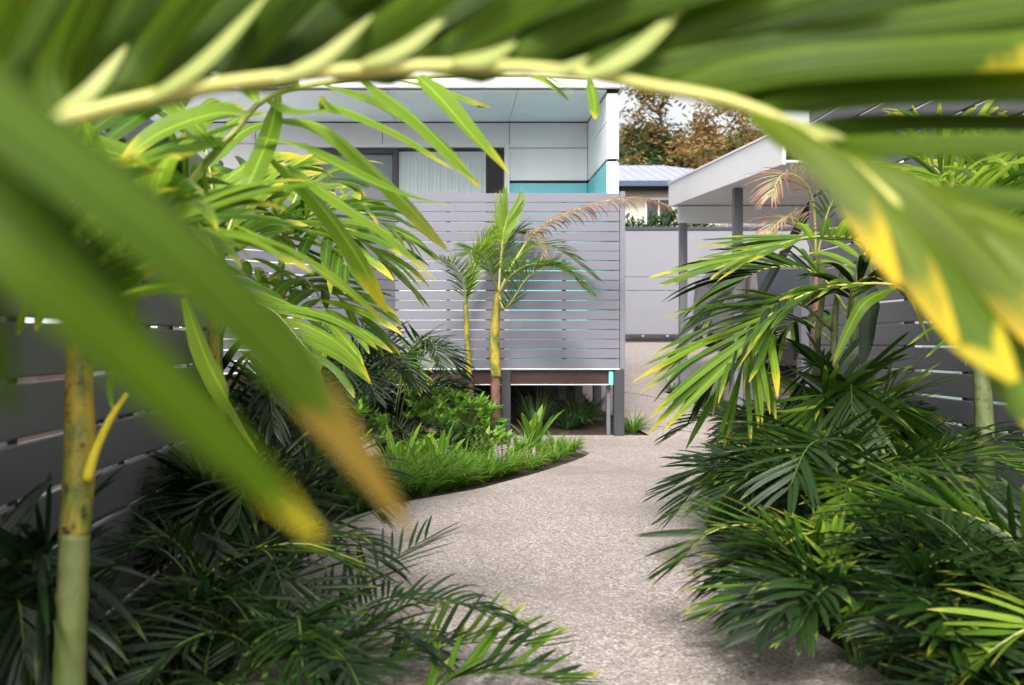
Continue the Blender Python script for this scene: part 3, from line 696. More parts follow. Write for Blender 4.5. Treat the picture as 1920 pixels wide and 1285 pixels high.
# its bright frond reaching right over the middle of the view
fr3 = MB(); c = cat(pth([(152, 640, 2.12), (230, 470, 2.25), (330, 370, 2.35), (430, 260, 2.45), (500, 185, 2.5), (620, 155, 2.55), (800, 145, 2.6), (980, 143, 2.6), (1110, 150, 2.6)]), 40)
fr3.tube(c, [.012-.009*i/40 for i in range(41)], 7); fr3 = fr3.build('frond', m_rach, pl, pl.location, True)
LB = [([(985, 143), (1025, 160), (1066, 190)], .045), ([(1105, 148), (1114, 185), (1116, 224)], .022), ([(1020, 143), (1050, 155), (1075, 175)], .02),
 ([(785, 145), (830, 190), (895, 265), (958, 330)], .050), ([(740, 150), (800, 158), (860, 178), (920, 201)], .030), ([(680, 150), (760, 205), (850, 290), (905, 352)], .055),
 ([(600, 160), (720, 205), (820, 270), (900, 356)], .046), ([(598, 188), (680, 218), (770, 262), (850, 318)], .040), ([(500, 222), (600, 235), (690, 310), (760, 380), (838, 468)], .052),
 ([(480, 258), (570, 280), (680, 335), (770, 372), (852, 388)], .040), ([(495, 285), (590, 372), (668, 478), (727, 585)], .050), ([(540, 310), (640, 380), (730, 440), (818, 525)], .042),
 ([(436, 422), (554, 480), (646, 542), (727, 610)], .032), ([(522, 178), (505, 250), (480, 315), (452, 374)], .038), ([(440, 250), (380, 300), (330, 400), (300, 470)], .055),
 ([(470, 215), (400, 215), (300, 250), (220, 310)], .06), ([(450, 230), (350, 260), (270, 330), (220, 420)], .055), ([(500, 185), (560, 205), (620, 200), (600, 180)], .05),
 ([(385, 320), (400, 410), (418, 500), (445, 600)], .045), ([(360, 340), (300, 360), (240, 430), (190, 520)], .05), ([(345, 560), (390, 680), (440, 770), (485, 850)], .045),
 ([(420, 270), (300, 300), (200, 330), (90, 420)], .055), ([(380, 325), (260, 420), (150, 480), (60, 560)], .05), ([(300, 400), (250, 470), (235, 560), (240, 620)], .045),
 ([(480, 190), (440, 130), (350, 80), (250, 60)], .05), ([(560, 165), (520, 100), (440, 60), (350, 20)], .05), ([(410, 280), (330, 200), (230, 160), (100, 150)], .05), ([(350, 340), (250, 300), (120, 260), (0, 260)], .055)]
for k, (pp, w_) in enumerate(LB):
    n_ = len(pp)
    q = []
    for i, (x, y) in enumerate(pp):
        cy = 2.5 if x > 480 else 2.35
        q.append((x, y, cy-.12*i/(n_-1)*(1 if k % 2 else -1.5)))
    leaf_px(fr3, pl, q, w_*1.38, L_BRIGHT if k % 4 else L_LIME, nrm=(.15*((k % 3)-1), -.55, .83), fold=.3 if k % 3 else -.25, pf=prof_blunt if k % 3 else prof_std, twist=(.5 if k % 2 else -.3))

# --- mid-left palms behind it
def palm_crown(t, crown, specs, L, W, mats, stem=m_rach, r=.009, sep=True, nl=20, droop=.9, ang=55, pf=prof_blunt, seed=1, **kw):
    rr = random.Random(seed)
    for s_ in specs:
        frond(t, [crown]+[P(*q) for q in s_], L*rr.uniform(.9, 1.1), W, nl, ang, droop, mats, stem, r, rr=rr, sep=sep, pf=pf, **kw)
pm = thing('palm', 'slim dark-stemmed palm left of centre with drooping brown-tipped leaves against the grey screen', 'palm', (P(527, 0, 5.3).x, 5.3, 0))
trunk(pm, [(P(527, 0, 5.3).x, 5.3, 0), P(527, 880, 5.3), P(524, 700, 5.3)], [.034, .030, .027], m_tr_brn)
trunk(pm, pth([(524, 702, 5.3), (522, 560, 5.3), (535, 430, 5.3)]), [.024, .022, .016], m_tr_grn, 'crownshaft', False)
palm_crown(pm, P(533, 440, 5.3), [
  [(600, 395, 5.2), (680, 400, 5.1), (760, 450, 5.0)], [(600, 430, 5.3), (680, 455, 5.4), (745, 520, 5.4)],
  [(480, 380, 5.2), (420, 380, 5.1), (370, 440, 5.0)], [(560, 360, 5.5), (600, 330, 5.8), (640, 350, 6.1)], [(500, 360, 5.0), (470, 330, 4.7), (430, 350, 4.4)],
  [(580, 420, 5.0), (620, 440, 4.7), (650, 500, 4.5)]], .52, .062, [L_MID, L_MID, L_BRIGHT], nl=10, droop=1.2, ang=44, seed=3)
palm_crown(pm, P(528, 560, 5.3), [
  [(590, 545, 5.2), (640, 560, 5.1), (690, 620, 5.0)], [(470, 520, 5.2), (420, 520, 5.1), (390, 580, 5.0)], [(560, 520, 5.0), (600, 560, 4.7), (620, 640, 4.5)]], .46, .058, [L_MID, L_MID, L_BRIGHT], nl=9, droop=1.1, ang=48, seed=4)
pm2 = thing('palm', 'palm with upright olive trunk standing against the far end of the left fence', 'palm', (P(408, 0, 4.1).x, 4.1, 0))
xx = P(408, 0, 4.1).x
trunk(pm2, [(xx, 4.1, 0), (xx+.005, 4.1, .25), P(408, 870, 4.1)], [.038, .035, .032], m_tr_brn)
trunk(pm2, pth([(408, 900, 4.1), (410, 760, 4.1), (400, 600, 4.1), (405, 480, 4.1)]), [.030, .030, .024, .016], m_tr_yel, 'crownshaft', False)
palm_crown(pm2, P(405, 500, 4.1), [
  [(440, 400, 4.2), (470, 340, 4.4), (520, 330, 4.6)], [(360, 400, 4.1), (300, 360, 4.0), (220, 400, 3.9)], [(470, 560, 4.0), (520, 590, 3.9), (580, 660, 3.8)],
  [(450, 440, 4.3), (520, 440, 4.5), (590, 490, 4.6)], [(340, 480, 4.0), (280, 480, 3.8), (200, 560, 3.7)], [(400, 380, 4.2), (380, 260, 4.4), (330, 180, 4.6)]], .50, .062, [L_MID, L_BRIGHT], nl=10, droop=1.1, ang=50, seed=8)

# --- two slender palms in front of the screen
def slim(label, bpx, bY, tp, rtr, col):
    g = P(bpx[0], bpx[1], bY); t = thing('palm', label, 'palm', (g.x, bY, 0))
    return t
pa = thing('palm', 'thinner left one of two slender palms in front of the grey screen', 'palm', (P(889, 0, 9.9).x, 9.9, 0))
trunk(pa, [(P(890, 0, 9.9).x, 9.9, 0), P(887, 780, 9.9), P(880, 705, 9.9)], [.036, .032, .03], m_tr_brn)
trunk(pa, pth([(880, 707, 9.9), (876, 640, 9.9), (873, 572, 9.9)]), [.03, .028, .024], m_tr_yel, 'crownshaft', False)
trunk(pa, pth([(873, 575, 9.9), (884, 520, 9.88), (902, 465, 9.86), (925, 428, 9.85)]), [.014, .016, .03, .018], L_LIME, 'spear_leaf', False, 8, 16)
palm_crown(pa, P(873, 575, 9.9), [[(868, 530, 9.8), (850, 500, 9.6), (825, 486, 9.4)]], .26, 0.0119, L_MID, nl=45, sep=False, droop=.5, seed=5, pf=prof_std, r=.01)
palm_crown(pa, P(874, 570, 9.9), [[(886, 510, 9.9), (905, 460, 9.8), (930, 432, 9.7)]], .26, 0.0119, L_LIME, nl=39, sep=False, droop=.5, seed=6, pf=prof_std, r=.012, ang=35, up=(.3, -1, .2))
pb = thing('palm', 'thicker right one of two slender palms, its long browned frond reaching right', 'palm', (P(930, 0, 9.7).x, 9.7, 0))
trunk(pb, [(P(929, 0, 9.7).x, 9.7, 0), P(930, 800, 9.7), P(929, 705, 9.7)], [.056, .05, .046], m_tr_brn)
trunk(pb, pth([(930, 708, 9.7), (927, 640, 9.7), (931, 575, 9.7), (935, 545, 9.7)]), [.052, .05, .040, .028], m_tr_yel, 'crownshaft', False)
cb_ = P(935, 552, 9.7)
palm_crown(pb, cb_, [[(938, 500, 9.7), (944, 440, 9.7), (952, 405, 9.7)]], .36, 0.0172, L_LIME, nl=39, sep=False, droop=-.15, ang=32, seed=11, up=(.3, -1, 0), pf=prof_std, s0=.55, tipL=.9, r=.014, lift=0)
palm_crown(pb, cb_, [[(965, 490, 9.6), (1010, 430, 9.5), (1085, 392, 9.4), (1180, 372, 9.3), (1255, 386, 9.2)]], .33, 0.0172, L_DRY, stem=m_rachy, nl=57, sep=False, droop=2.2, ang=52, seed=12, pf=prof_std, s0=.3, r=.013, lift=.1)
palm_crown(pb, cb_, [[(960, 500, 9.8), (995, 465, 9.9), (1050, 470, 10.0), (1120, 525, 10.05)], [(955, 520, 9.6), (1000, 495, 9.4), (1060, 510, 9.3), (1100, 545, 9.2)]], .34, 0.0158, L_MID, nl=57, sep=False, droop=.9, ang=50, seed=13, pf=prof_std, s0=.2, r=.012)
palm_crown(pb, cb_, [[(948, 580, 9.5), (990, 520, 9.3), (1030, 500, 9.2), (1060, 505, 9.1)], [(920, 510, 9.5), (905, 480, 9.3), (890, 470, 9.1), (870, 480, 9.0)], [(940, 480, 9.9), (960, 440, 10.0), (985, 440, 10.0)]], .30, 0.0152, [L_MID], nl=51, sep=False, droop=.5, ang=52, seed=14, pf=prof_std, s0=.2, r=.011)
palm_crown(pb, P(985, 440, 9.6), [[(1000, 440, 9.5), (1015, 465, 9.45), (1020, 510, 9.4)]], .18, 0.0092, L_DRY, nl=21, sep=False, droop=1.6, ang=40, seed=15, pf=prof_std, s0=.1, r=.006)

# --- right palms
pr = thing('palm', 'multi-frond green palm right of the path with leaves spread towards the carport posts', 'palm', (P(1570, 0, 5.3).x, 5.3, 0))
for (x, y2) in ((1562, 560), (1600, 520), (1530, 590)):
    gx = P(x, 0, 5.3).x; trunk(pr, [(gx+.02, 5.3, 0), P(x+3, 800, 5.3), P(x, 680, 5.3)], [.033, .028, .025], m_tr_grn, 'stem')
    trunk(pr, pth([(x, 690, 5.3), (x+5, y2+20, 5.3), (x+18, y2-60, 5.2)]), [.022, .018, .010], m_tr_grn, 'crownshaft', False, 8, 20)
frond(pr, [P(1640, 560, 5.1)]+pth([(1625, 470, 5.0), (1594, 448, 4.95), (1553, 444, 4.9), (1500, 448, 4.85), (1440, 468, 4.8), (1398, 484, 4.75)]), .62, .050, 13, 52, .25, [L_MID, L_BRIGHT], m_rachy, .009, s0=.32, fold=.5, pf=prof_blunt, lift=.1, rr=random.Random(21), tipL=.75)
frond(pr, pth([(1740, 640, 4.7), (1700, 548, 4.7), (1640, 532, 4.7), (1554, 539, 4.7), (1507, 554, 4.7), (1460, 579, 4.7), (1423, 612, 4.65), (1400, 650, 4.6), (1390, 690, 4.6)]), .74, .048, 21, 58, .30, [L_MID, L_MID, L_BRIGHT], m_rachy, .009, s0=.27, fold=.5, pf=prof_blunt, lift=.05, rr=random.Random(22), tipL=.6)
frond(pr, pth([(1600, 600, 5.2), (1540, 520, 5.3), (1470, 500, 5.4), (1400, 520, 5.5), (1350, 570, 5.5)]), .60, .044, 18, 50, .8, [L_MID, L_DARK], m_rach, .009, s0=.2, fold=.5, pf=prof_blunt, rr=random.Random(23))
frond(pr, pth([(1560, 620, 5.2), (1500, 570, 5.0), (1440, 580, 4.9), (1380, 640, 4.8), (1350, 700, 4.8)]), .58, .042, 18, 50, 1.0, [L_MID, L_DARK], m_rach, .009, s0=.2, fold=.5, pf=prof_blunt, rr=random.Random(24))
frond(pr, pth([(1590, 580, 5.2), (1620, 480, 5.4), (1680, 420, 5.5), (1760, 430, 5.6)]), .50, .04, 16, 50, .9, [L_MID, L_BRIGHT], m_rach, .009, s0=.2, pf=prof_blunt, rr=random.Random(25))
frond(pr, pth([(1590, 600, 5.2), (1600, 540, 5.0), (1640, 520, 4.9), (1700, 560, 4.8)]), .46, .04, 14, 50, 1.3, [L_MID, L_DARK], m_rach, .009, s0=.2, pf=prof_blunt, rr=random.Random(26))
frond(pr, pth([(1560, 640, 5.3), (1500, 600, 5.6), (1450, 640, 5.8)]), .5, .04, 14, 50, 1.3, [L_MID, L_DARK], m_rach, .009, s0=.2, pf=prof_blunt, rr=random.Random(27))
leaf_px(pr, pr, [(1680, 538, 4.5), (1625, 565, 4.4), (1595, 610, 4.4), (1562, 684, 4.4)], .062, L_BRIGHT, pf=prof_std, name='leaflet')
leaf_px(pr, pr, [(1640, 540, 4.7), (1630, 590, 4.7), (1625, 640, 4.7), (1615, 690, 4.7)], .09, L_DARK, pf=prof_std, name='leaflet')
leaf_px(pr, pr, [(1420, 765, 5.0), (1470, 770, 4.8), (1530, 762, 4.7), (1575, 765, 4.7)], .035, L_BRIGHT, pf=prof_std, name='leaflet')
pd = thing('palm', 'half-dry palm in front of the carport soffit behind the green right palm', 'palm', (P(1530, 0, 7.4).x, 7.4, 0))
gx = P(1530, 0, 7.4).x
trunk(pd, [(gx, 7.4, 0), (gx, 7.4, .7), P(1530, 480, 7.4)], [.04, .035, .02], m_tr_brn)
frond(pd, pth([(1530, 490, 7.4), (1525, 380, 7.3), (1500, 335, 7.2), (1465, 330, 7.1), (1445, 370, 7.0)]), .34, .018, 26, 55, 1.2, L_DRY, m_rachy, .01, s0=.3, sep=False, rr=random.Random(31))
frond(pd, pth([(1530, 490, 7.4), (1560, 380, 7.3), (1610, 340, 7.2), (1670, 350, 7.1)]), .36, .02, 26, 55, 1.0, L_MID, m_rach, .01, s0=.2, sep=False, rr=random.Random(32))
frond(pd, pth([(1530, 490, 7.4), (1500, 420, 7.2), (1470, 410, 7.1), (1440, 440, 7.0)]), .3, .018, 22, 55, 1.3, L_DRY, m_rachy, .01, s0=.2, sep=False, rr=random.Random(33))
ps = thing('palm', 'palm with bare green-grey stem standing against the wet dark slats at far right', 'palm', (P(1850, 0, 4.5).x, 4.5, 0))
gx = P(1850, 0, 4.5).x
trunk(ps, [(gx+.01, 4.5, 0), P(1852, 1000, 4.5), P(1846, 800, 4.5), P(1840, 660, 4.5), P(1850, 520, 4.5)], [.046, .043, .040, .034, .024], m_tr_grn)
palm_crown(ps, P(1850, 520, 4.5), [
  [(1800, 380, 4.5), (1730, 300, 4.5), (1620, 270, 4.5)], [(1870, 380, 4.6), (1900, 280, 4.7), (1960, 230, 4.8)], [(1830, 400, 4.2), (1790, 340, 3.9), (1700, 360, 3.6)],
  [(1880, 400, 4.3), (1940, 330, 4.1), (2010, 330, 3.9)], [(1840, 380, 4.9), (1800, 260, 5.2), (1740, 230, 5.5)]], .46, .036, [L_MID, L_LIME, L_BRIGHT], nl=20, droop=.9, ang=50, seed=41)
for (pp, w_) in (([(1800, 620), (1750, 615), (1700, 650)], .02), ([(1800, 625), (1770, 640), (1735, 672)], .02), ([(1805, 620), (1815, 650), (1810, 688)], .014)):
    leaf_px(ps, ps, [(x, y, 4.4) for x, y in pp], w_, L_MID, name='leaflet')
# far palms above the right wall to close the upper right
# --- understorey palms
def under(label, gx, gy, specs=None, nf=9, H=.7, Rr=.6, L=.28, W=.022, nl=20, mats=None, seed=1, sep=True, az0=0, az1=360, hvar=.3, stems=True, droop=.5, z0=.0):
    rr = random.Random(seed); t = thing('understorey_palm', label, 'palm', (gx, gy, gz(gy)))
    mats = mats or [L_UNDER, L_DARK]
    z = gz(gy)
    for k in range(nf):
        az = rad(az0+(az1-az0)*(k+rr.uniform(.1, .9))/nf); h = H*rr.uniform(1-hvar, 1+hvar*.4); out = Rr*rr.uniform(.6, 1.1)
        dx, dy = math.cos(az), math.sin(az)
        bo = Vector((gx+dx*.05, gy+dy*.05, z+z0))
        pts = [bo, bo+Vector((dx*out*.18, dy*out*.18, h*.55)), bo+Vector((dx*out*.5, dy*out*.5, h*.92)), bo+Vector((dx*out*.85, dy*out*.85, h*.93)), bo+Vector((dx*out*1.15, dy*out*1.15, h*.72))]
        fm = rr.choice(mats); fm = L_MID if (rr.random() < .10 and L_UNDER in mats) else fm
        frond(t, pts, L*rr.uniform(.75, 1.15), W*rr.uniform(1.0, 1.4), int(nl*.85), rr.uniform(40, 58), droop*rr.uniform(.4, 1.9), fm, m_rachd, .0055, s0=.34, sep=sep, rr=rr, n=6, jit=.14)
    return t
UG = [L_UNDER, L_UNDER, L_DARK]; UB = [L_UNDER, L_UNDER, L_MID]
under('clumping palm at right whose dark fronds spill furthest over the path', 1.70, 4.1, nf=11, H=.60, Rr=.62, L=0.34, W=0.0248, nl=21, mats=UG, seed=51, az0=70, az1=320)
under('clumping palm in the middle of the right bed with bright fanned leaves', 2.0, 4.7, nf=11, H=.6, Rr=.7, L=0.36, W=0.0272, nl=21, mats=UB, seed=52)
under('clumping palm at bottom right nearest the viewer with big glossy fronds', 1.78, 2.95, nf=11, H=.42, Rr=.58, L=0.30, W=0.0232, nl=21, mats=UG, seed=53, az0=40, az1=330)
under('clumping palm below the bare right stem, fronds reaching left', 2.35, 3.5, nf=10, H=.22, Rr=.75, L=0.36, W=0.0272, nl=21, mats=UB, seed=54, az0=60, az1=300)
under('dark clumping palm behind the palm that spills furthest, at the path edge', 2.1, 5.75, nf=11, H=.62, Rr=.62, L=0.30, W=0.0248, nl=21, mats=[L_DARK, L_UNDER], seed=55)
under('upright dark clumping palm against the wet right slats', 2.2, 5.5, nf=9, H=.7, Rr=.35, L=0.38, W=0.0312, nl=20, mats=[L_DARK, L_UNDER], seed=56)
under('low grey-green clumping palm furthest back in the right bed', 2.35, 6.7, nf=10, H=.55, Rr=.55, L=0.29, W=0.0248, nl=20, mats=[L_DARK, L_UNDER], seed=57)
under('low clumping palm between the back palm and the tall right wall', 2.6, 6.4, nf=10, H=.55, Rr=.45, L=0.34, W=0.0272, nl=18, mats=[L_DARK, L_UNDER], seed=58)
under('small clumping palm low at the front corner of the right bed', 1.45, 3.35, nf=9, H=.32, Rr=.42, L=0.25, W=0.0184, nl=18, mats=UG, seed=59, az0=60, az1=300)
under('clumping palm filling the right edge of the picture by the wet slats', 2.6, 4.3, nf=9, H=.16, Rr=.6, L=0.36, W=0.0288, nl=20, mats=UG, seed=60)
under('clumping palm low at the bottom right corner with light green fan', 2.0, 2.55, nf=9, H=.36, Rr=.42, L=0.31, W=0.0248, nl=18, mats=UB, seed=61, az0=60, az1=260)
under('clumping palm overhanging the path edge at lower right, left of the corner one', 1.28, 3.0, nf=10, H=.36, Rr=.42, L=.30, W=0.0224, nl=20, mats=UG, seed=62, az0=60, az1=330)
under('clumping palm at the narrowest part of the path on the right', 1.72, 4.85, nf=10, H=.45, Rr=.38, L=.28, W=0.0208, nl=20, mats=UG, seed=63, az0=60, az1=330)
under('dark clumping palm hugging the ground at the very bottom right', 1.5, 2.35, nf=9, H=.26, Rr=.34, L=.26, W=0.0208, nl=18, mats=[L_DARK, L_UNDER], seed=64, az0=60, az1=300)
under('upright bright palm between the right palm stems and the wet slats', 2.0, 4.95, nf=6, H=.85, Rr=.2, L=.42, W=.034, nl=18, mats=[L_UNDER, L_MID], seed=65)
lf = thing('understorey_palm', 'low palm with bright lime fans at the bottom right corner', 'palm', (1.75, 2.7, 0))
frond(lf, [(1.75, 2.7, 0), P(2080, 1250, 2.5), P(2030, 1180, 2.45), P(1950, 1170, 2.4), P(1860, 1220, 2.4), P(1810, 1270, 2.4)], .26, .03, 14, 48, .35, [L_LIME, L_MID], m_rach, .006, s0=.35, fold=.3, rr=random.Random(201))
frond(lf, [(1.75, 2.75, 0), P(2020, 1200, 2.9), P(1970, 1100, 2.9), P(1900, 1010, 2.9), P(1800, 960, 2.9), P(1720, 950, 2.9)], .34, .03, 14, 45, .15, [L_MID, L_UNDER], m_rach, .006, s0=.35, fold=.3, rr=random.Random(202))
lg = thing('understorey_palm', 'palm with a pale lime fan hanging in the middle of the right foliage', 'palm', (1.65, 3.6, 0))
frond(lg, [(1.65, 3.6, 0), P(1640, 1130, 3.4), P(1600, 1040, 3.35), P(1550, 1000, 3.3), P(1490, 1010, 3.25), P(1460, 1050, 3.25)], .22, .026, 12, 42, .4, L_LIME, m_rach, .005, s0=.4, fold=.3, rr=random.Random(203))
frond(lg, [(1.65, 3.6, 0), P(1600, 1120, 3.4), P(1520, 1020, 3.3), P(1420, 985, 3.25), P(1330, 1000, 3.2), P(1270, 1060, 3.2)], .30, .024, 16, 48, .3, [L_UNDER, L_MID], m_rach, .005, s0=.3, fold=.3, rr=random.Random(204))
frond(lg, [(1.7, 3.6, 0), P(1620, 1150, 3.3), P(1520, 1080, 3.1), P(1430, 1090, 3.0), P(1340, 1150, 3.0)], .28, .024, 16, 48, .3, [L_MID, L_UNDER], m_rach, .005, s0=.3, fold=.3, rr=random.Random(205))
frond(lg, [(1.7, 3.7, 0), P(1640, 1000, 3.9), P(1560, 880, 4.1), P(1440, 840, 4.2), P(1340, 880, 4.2), P(1270, 960, 4.2)], .34, .026, 18, 50, .3, [L_DARK, L_UNDER], m_rach, .005, s0=.35, fold=.3, rr=random.Random(206))
# left bed
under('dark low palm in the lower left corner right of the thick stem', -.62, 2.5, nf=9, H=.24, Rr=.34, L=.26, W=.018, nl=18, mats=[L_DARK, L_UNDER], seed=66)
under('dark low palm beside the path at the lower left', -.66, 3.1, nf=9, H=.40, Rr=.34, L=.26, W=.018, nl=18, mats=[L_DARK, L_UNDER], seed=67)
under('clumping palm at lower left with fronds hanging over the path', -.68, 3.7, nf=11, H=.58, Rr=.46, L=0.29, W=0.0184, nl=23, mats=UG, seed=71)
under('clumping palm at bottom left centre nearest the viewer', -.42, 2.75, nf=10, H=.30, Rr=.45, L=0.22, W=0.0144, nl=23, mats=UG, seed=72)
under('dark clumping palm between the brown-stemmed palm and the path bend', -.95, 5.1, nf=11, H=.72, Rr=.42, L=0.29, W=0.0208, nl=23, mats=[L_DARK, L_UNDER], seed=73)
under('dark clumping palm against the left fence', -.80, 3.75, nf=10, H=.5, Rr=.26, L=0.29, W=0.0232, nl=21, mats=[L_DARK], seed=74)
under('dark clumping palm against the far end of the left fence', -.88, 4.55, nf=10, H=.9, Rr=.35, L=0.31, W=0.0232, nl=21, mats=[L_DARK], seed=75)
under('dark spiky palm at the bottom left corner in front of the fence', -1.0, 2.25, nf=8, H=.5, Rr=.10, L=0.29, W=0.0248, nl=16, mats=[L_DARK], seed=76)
# bent broad frond and pair of fronds at the lower left
lp_ = thing('understorey_palm', 'low palm whose two broad glossy fronds reach over the path at bottom centre', 'palm', (-.35, 2.9, 0))
frond(lp_, [(-.35, 2.9, 0), P(700, 1260, 2.75), P(790, 1225, 2.8), P(900, 1205, 2.85), P(1010, 1215, 2.9)], .26, .024, 14, 48, .15, [L_UNDER, L_MID], m_rachd, .006, s0=.3, lift=.45, fold=.35, rr=random.Random(81), tipL=.6)
frond(lp_, [(-.3, 2.8, 0), P(760, 1320, 2.6), P(850, 1270, 2.62), P(960, 1262, 2.66), P(1060, 1285, 2.7)], .24, .022, 14, 48, .15, [L_UNDER, L_MID], m_rachd, .006, s0=.3, lift=.4, fold=.35, rr=random.Random(82), tipL=.6)
frond(lp_, [(-.4, 2.95, 0), P(560, 1180, 3.0), P(640, 1120, 3.1), P(720, 1060, 3.3), P(800, 1010, 3.5)], .28, .016, 16, 50, .2, [L_UNDER, L_DARK], m_rachd, .006, s0=.3, lift=.2, rr=random.Random(83), tipL=.6)
frond(lp_, [(-.4, 2.95, 0), P(560, 1260, 2.9), P(640, 1230, 2.9), P(720, 1220, 2.9), P(800, 1240, 2.9)], .24, .014, 16, 50, .2, [L_UNDER, L_MID], m_rachd, .006, s0=.3, lift=.2, rr=random.Random(84), tipL=.6)
bp = thing('understorey_palm', 'low palm with one arching grey-green frond bowed in front of the left fence', 'palm', (-.8, 3.2, 0))
frond(bp, [(-.8, 3.2, 0), P(330, 1190, 3.1), P(370, 1100, 3.05), P(450, 1040, 3.0), P(570, 1020, 3.0), P(690, 1060, 3.0)], .30, .024, 15, 38, .3, [L_MID, L_UNDER], m_rach, .006, s0=.25, lift=-.1, rr=random.Random(85))
frond(bp, [(-.8, 3.2, 0), P(300, 1200, 2.9), P(340, 1150, 2.8), P(430, 1120, 2.7), P(520, 1180, 2.6)], .28, .022, 13, 38, .5, [L_UNDER], m_rachd, .006, s0=.3, rr=random.Random(86))
# palm in front of the deck, left of the slender palms
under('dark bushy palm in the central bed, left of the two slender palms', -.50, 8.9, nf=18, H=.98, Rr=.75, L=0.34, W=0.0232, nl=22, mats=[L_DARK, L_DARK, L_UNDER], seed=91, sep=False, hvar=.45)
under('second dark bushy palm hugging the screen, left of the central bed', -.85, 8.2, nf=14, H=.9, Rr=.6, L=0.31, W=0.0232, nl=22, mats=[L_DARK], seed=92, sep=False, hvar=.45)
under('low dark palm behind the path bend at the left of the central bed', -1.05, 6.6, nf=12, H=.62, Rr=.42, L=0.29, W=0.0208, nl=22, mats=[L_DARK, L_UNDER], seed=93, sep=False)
pf_ = thing('understorey_palm', 'small palm with one pale dry frond hanging in the central bed', 'palm', (P(780, 0, 7.9).x, 7.9, 0))
frond(pf_, [pf_.location.copy(), P(772, 845, 7.8), P(783, 815, 7.8), P(812, 812, 7.7), P(838, 845, 7.7)], .16, .013, 14, 45, .5, L_PALE, m_rachy, .005, s0=.45, sep=False, rr=random.Random(95))
frond(pf_, [pf_.location.copy(), P(765, 850, 7.8), P(750, 800, 7.9), P(725, 790, 8.0)], .18, .015, 12, 45, .5, L_DARK, m_rachd, .005, s0=.3, sep=False, rr=random.Random(96))

# ---------------------------------------------------------------- strap-leaved clumps along the path
def clump_mesh(name, nb, H, sp, W, mat, seed, flowers=0):
    rr = random.Random(seed); b = MB()
    for k in range(nb):
        az = rr.uniform(0, 2*math.pi); d = Vector((math.cos(az)*sp, math.sin(az)*sp, rr.uniform(.55, 1.5)))
        o = Vector((math.cos(az)*rr.uniform(0, .035), math.sin(az)*rr.uniform(0, .035), 0)); L_ = H*rr.uniform(.7, 1.3)
        leafstrip(b, leafpts(o, d, L_, rr.uniform(.8, 1.9), 6), W*rr.uniform(.8, 1.2), (math.cos(az)*-.5, math.sin(az)*-.5, 1), .3, prof_std, rr.uniform(-.4, .4))
    if True:
        me_o = b.build(name, mat, None, None, True)
    if flowers:
        for q in range(flowers):
            f = MB(); x, y = rr.uniform(-.06, .06), rr.uniform(-.06, .06)
            f.tube([(x, y, 0), (x*1.3, y*1.3, H*.75)], .0018, 4)
            for j in range(16):
                z = H*(.5+.42*j/16); a = j*2.4
                f.tube([(x*1.3, y*1.3, z), (x*1.3+math.cos(a)*.012, y*1.3+math.sin(a)*.012, z+.004)], [.004, .006], 5)
            f.build('flower_spike', m_flower, me_o, None, True)
    return me_o
def place(o, p, rz, s, label, cat_, grp=None, first=False):
    c = o if first else o.copy()
    if not first:
        COL.objects.link(c)
        for ch in o.children:
            d = ch.copy(); COL.objects.link(d); d.parent = c
    c.location = p; c.rotation_euler = (0, 0, rz); c.scale = (s, s, s); tag(c, label, cat_, grp); return c
plain = [clump_mesh('liriope_clump', 95, .27, .72, .014, L_GRASS, 100+k) for k in range(3)]
flow = clump_mesh('liriope_clump', 95, .27, .72, .014, L_GRASS, 110, 4)
usedp = set()
edge = [(755, 940), (790, 935), (822, 928), (850, 924), (880, 917), (905, 910), (935, 904), (962, 897), (990, 887), (1015, 879), (1040, 872), (1062, 862), (1078, 853), (1040, 848), (1010, 856), (985, 868), (955, 880), (925, 888), (890, 897), (860, 905), (830, 912), (800, 918), (770, 925), (720, 948), (690, 958), (660, 968)]
for k, (x, y) in enumerate(edge):
    g = G(x, y-4); g.y += .02; g.x += R.uniform(-.03, .03); g.z = 0; sc = 1.12 if x < 880 else (.95 if x < 990 else .72)
    if k in (6, 8, 16, 20):
        place(flow, g, R.uniform(0, 6), sc*R.uniform(.9, 1.05), 'bright green strap-leaved clump with lilac flower spikes on the path bend', 'plant', 'flowering strap-leaved clumps edging the path', 'f' not in usedp); usedp.add('f')
    else:
        i = k % 3; place(plain[i], g, R.uniform(0, 6), sc*R.uniform(.85, 1.15), 'bright green grassy clump edging the inner curve of the path', 'plant', 'grassy clumps edging the central bed', i not in usedp); usedp.add(i)
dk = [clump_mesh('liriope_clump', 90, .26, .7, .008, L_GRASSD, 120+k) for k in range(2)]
first = [True, True]
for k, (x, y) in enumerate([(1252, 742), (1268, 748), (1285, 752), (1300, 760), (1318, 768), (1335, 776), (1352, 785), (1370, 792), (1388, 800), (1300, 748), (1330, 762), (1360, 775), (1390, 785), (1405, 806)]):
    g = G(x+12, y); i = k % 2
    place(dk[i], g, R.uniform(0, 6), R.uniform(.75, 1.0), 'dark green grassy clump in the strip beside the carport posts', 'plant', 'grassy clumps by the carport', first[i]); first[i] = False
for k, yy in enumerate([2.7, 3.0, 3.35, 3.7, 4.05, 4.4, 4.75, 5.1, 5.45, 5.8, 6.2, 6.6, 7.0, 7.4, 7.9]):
    i = k % 2; c = place(dk[i], (interp(RE, yy)+.10+R.uniform(0, .05), yy, 0), R.uniform(0, 6), R.uniform(.8, 1.1), 'dark grassy clump tucked under the palms along the right edge of the path', 'plant', 'grassy clumps under the right palms')
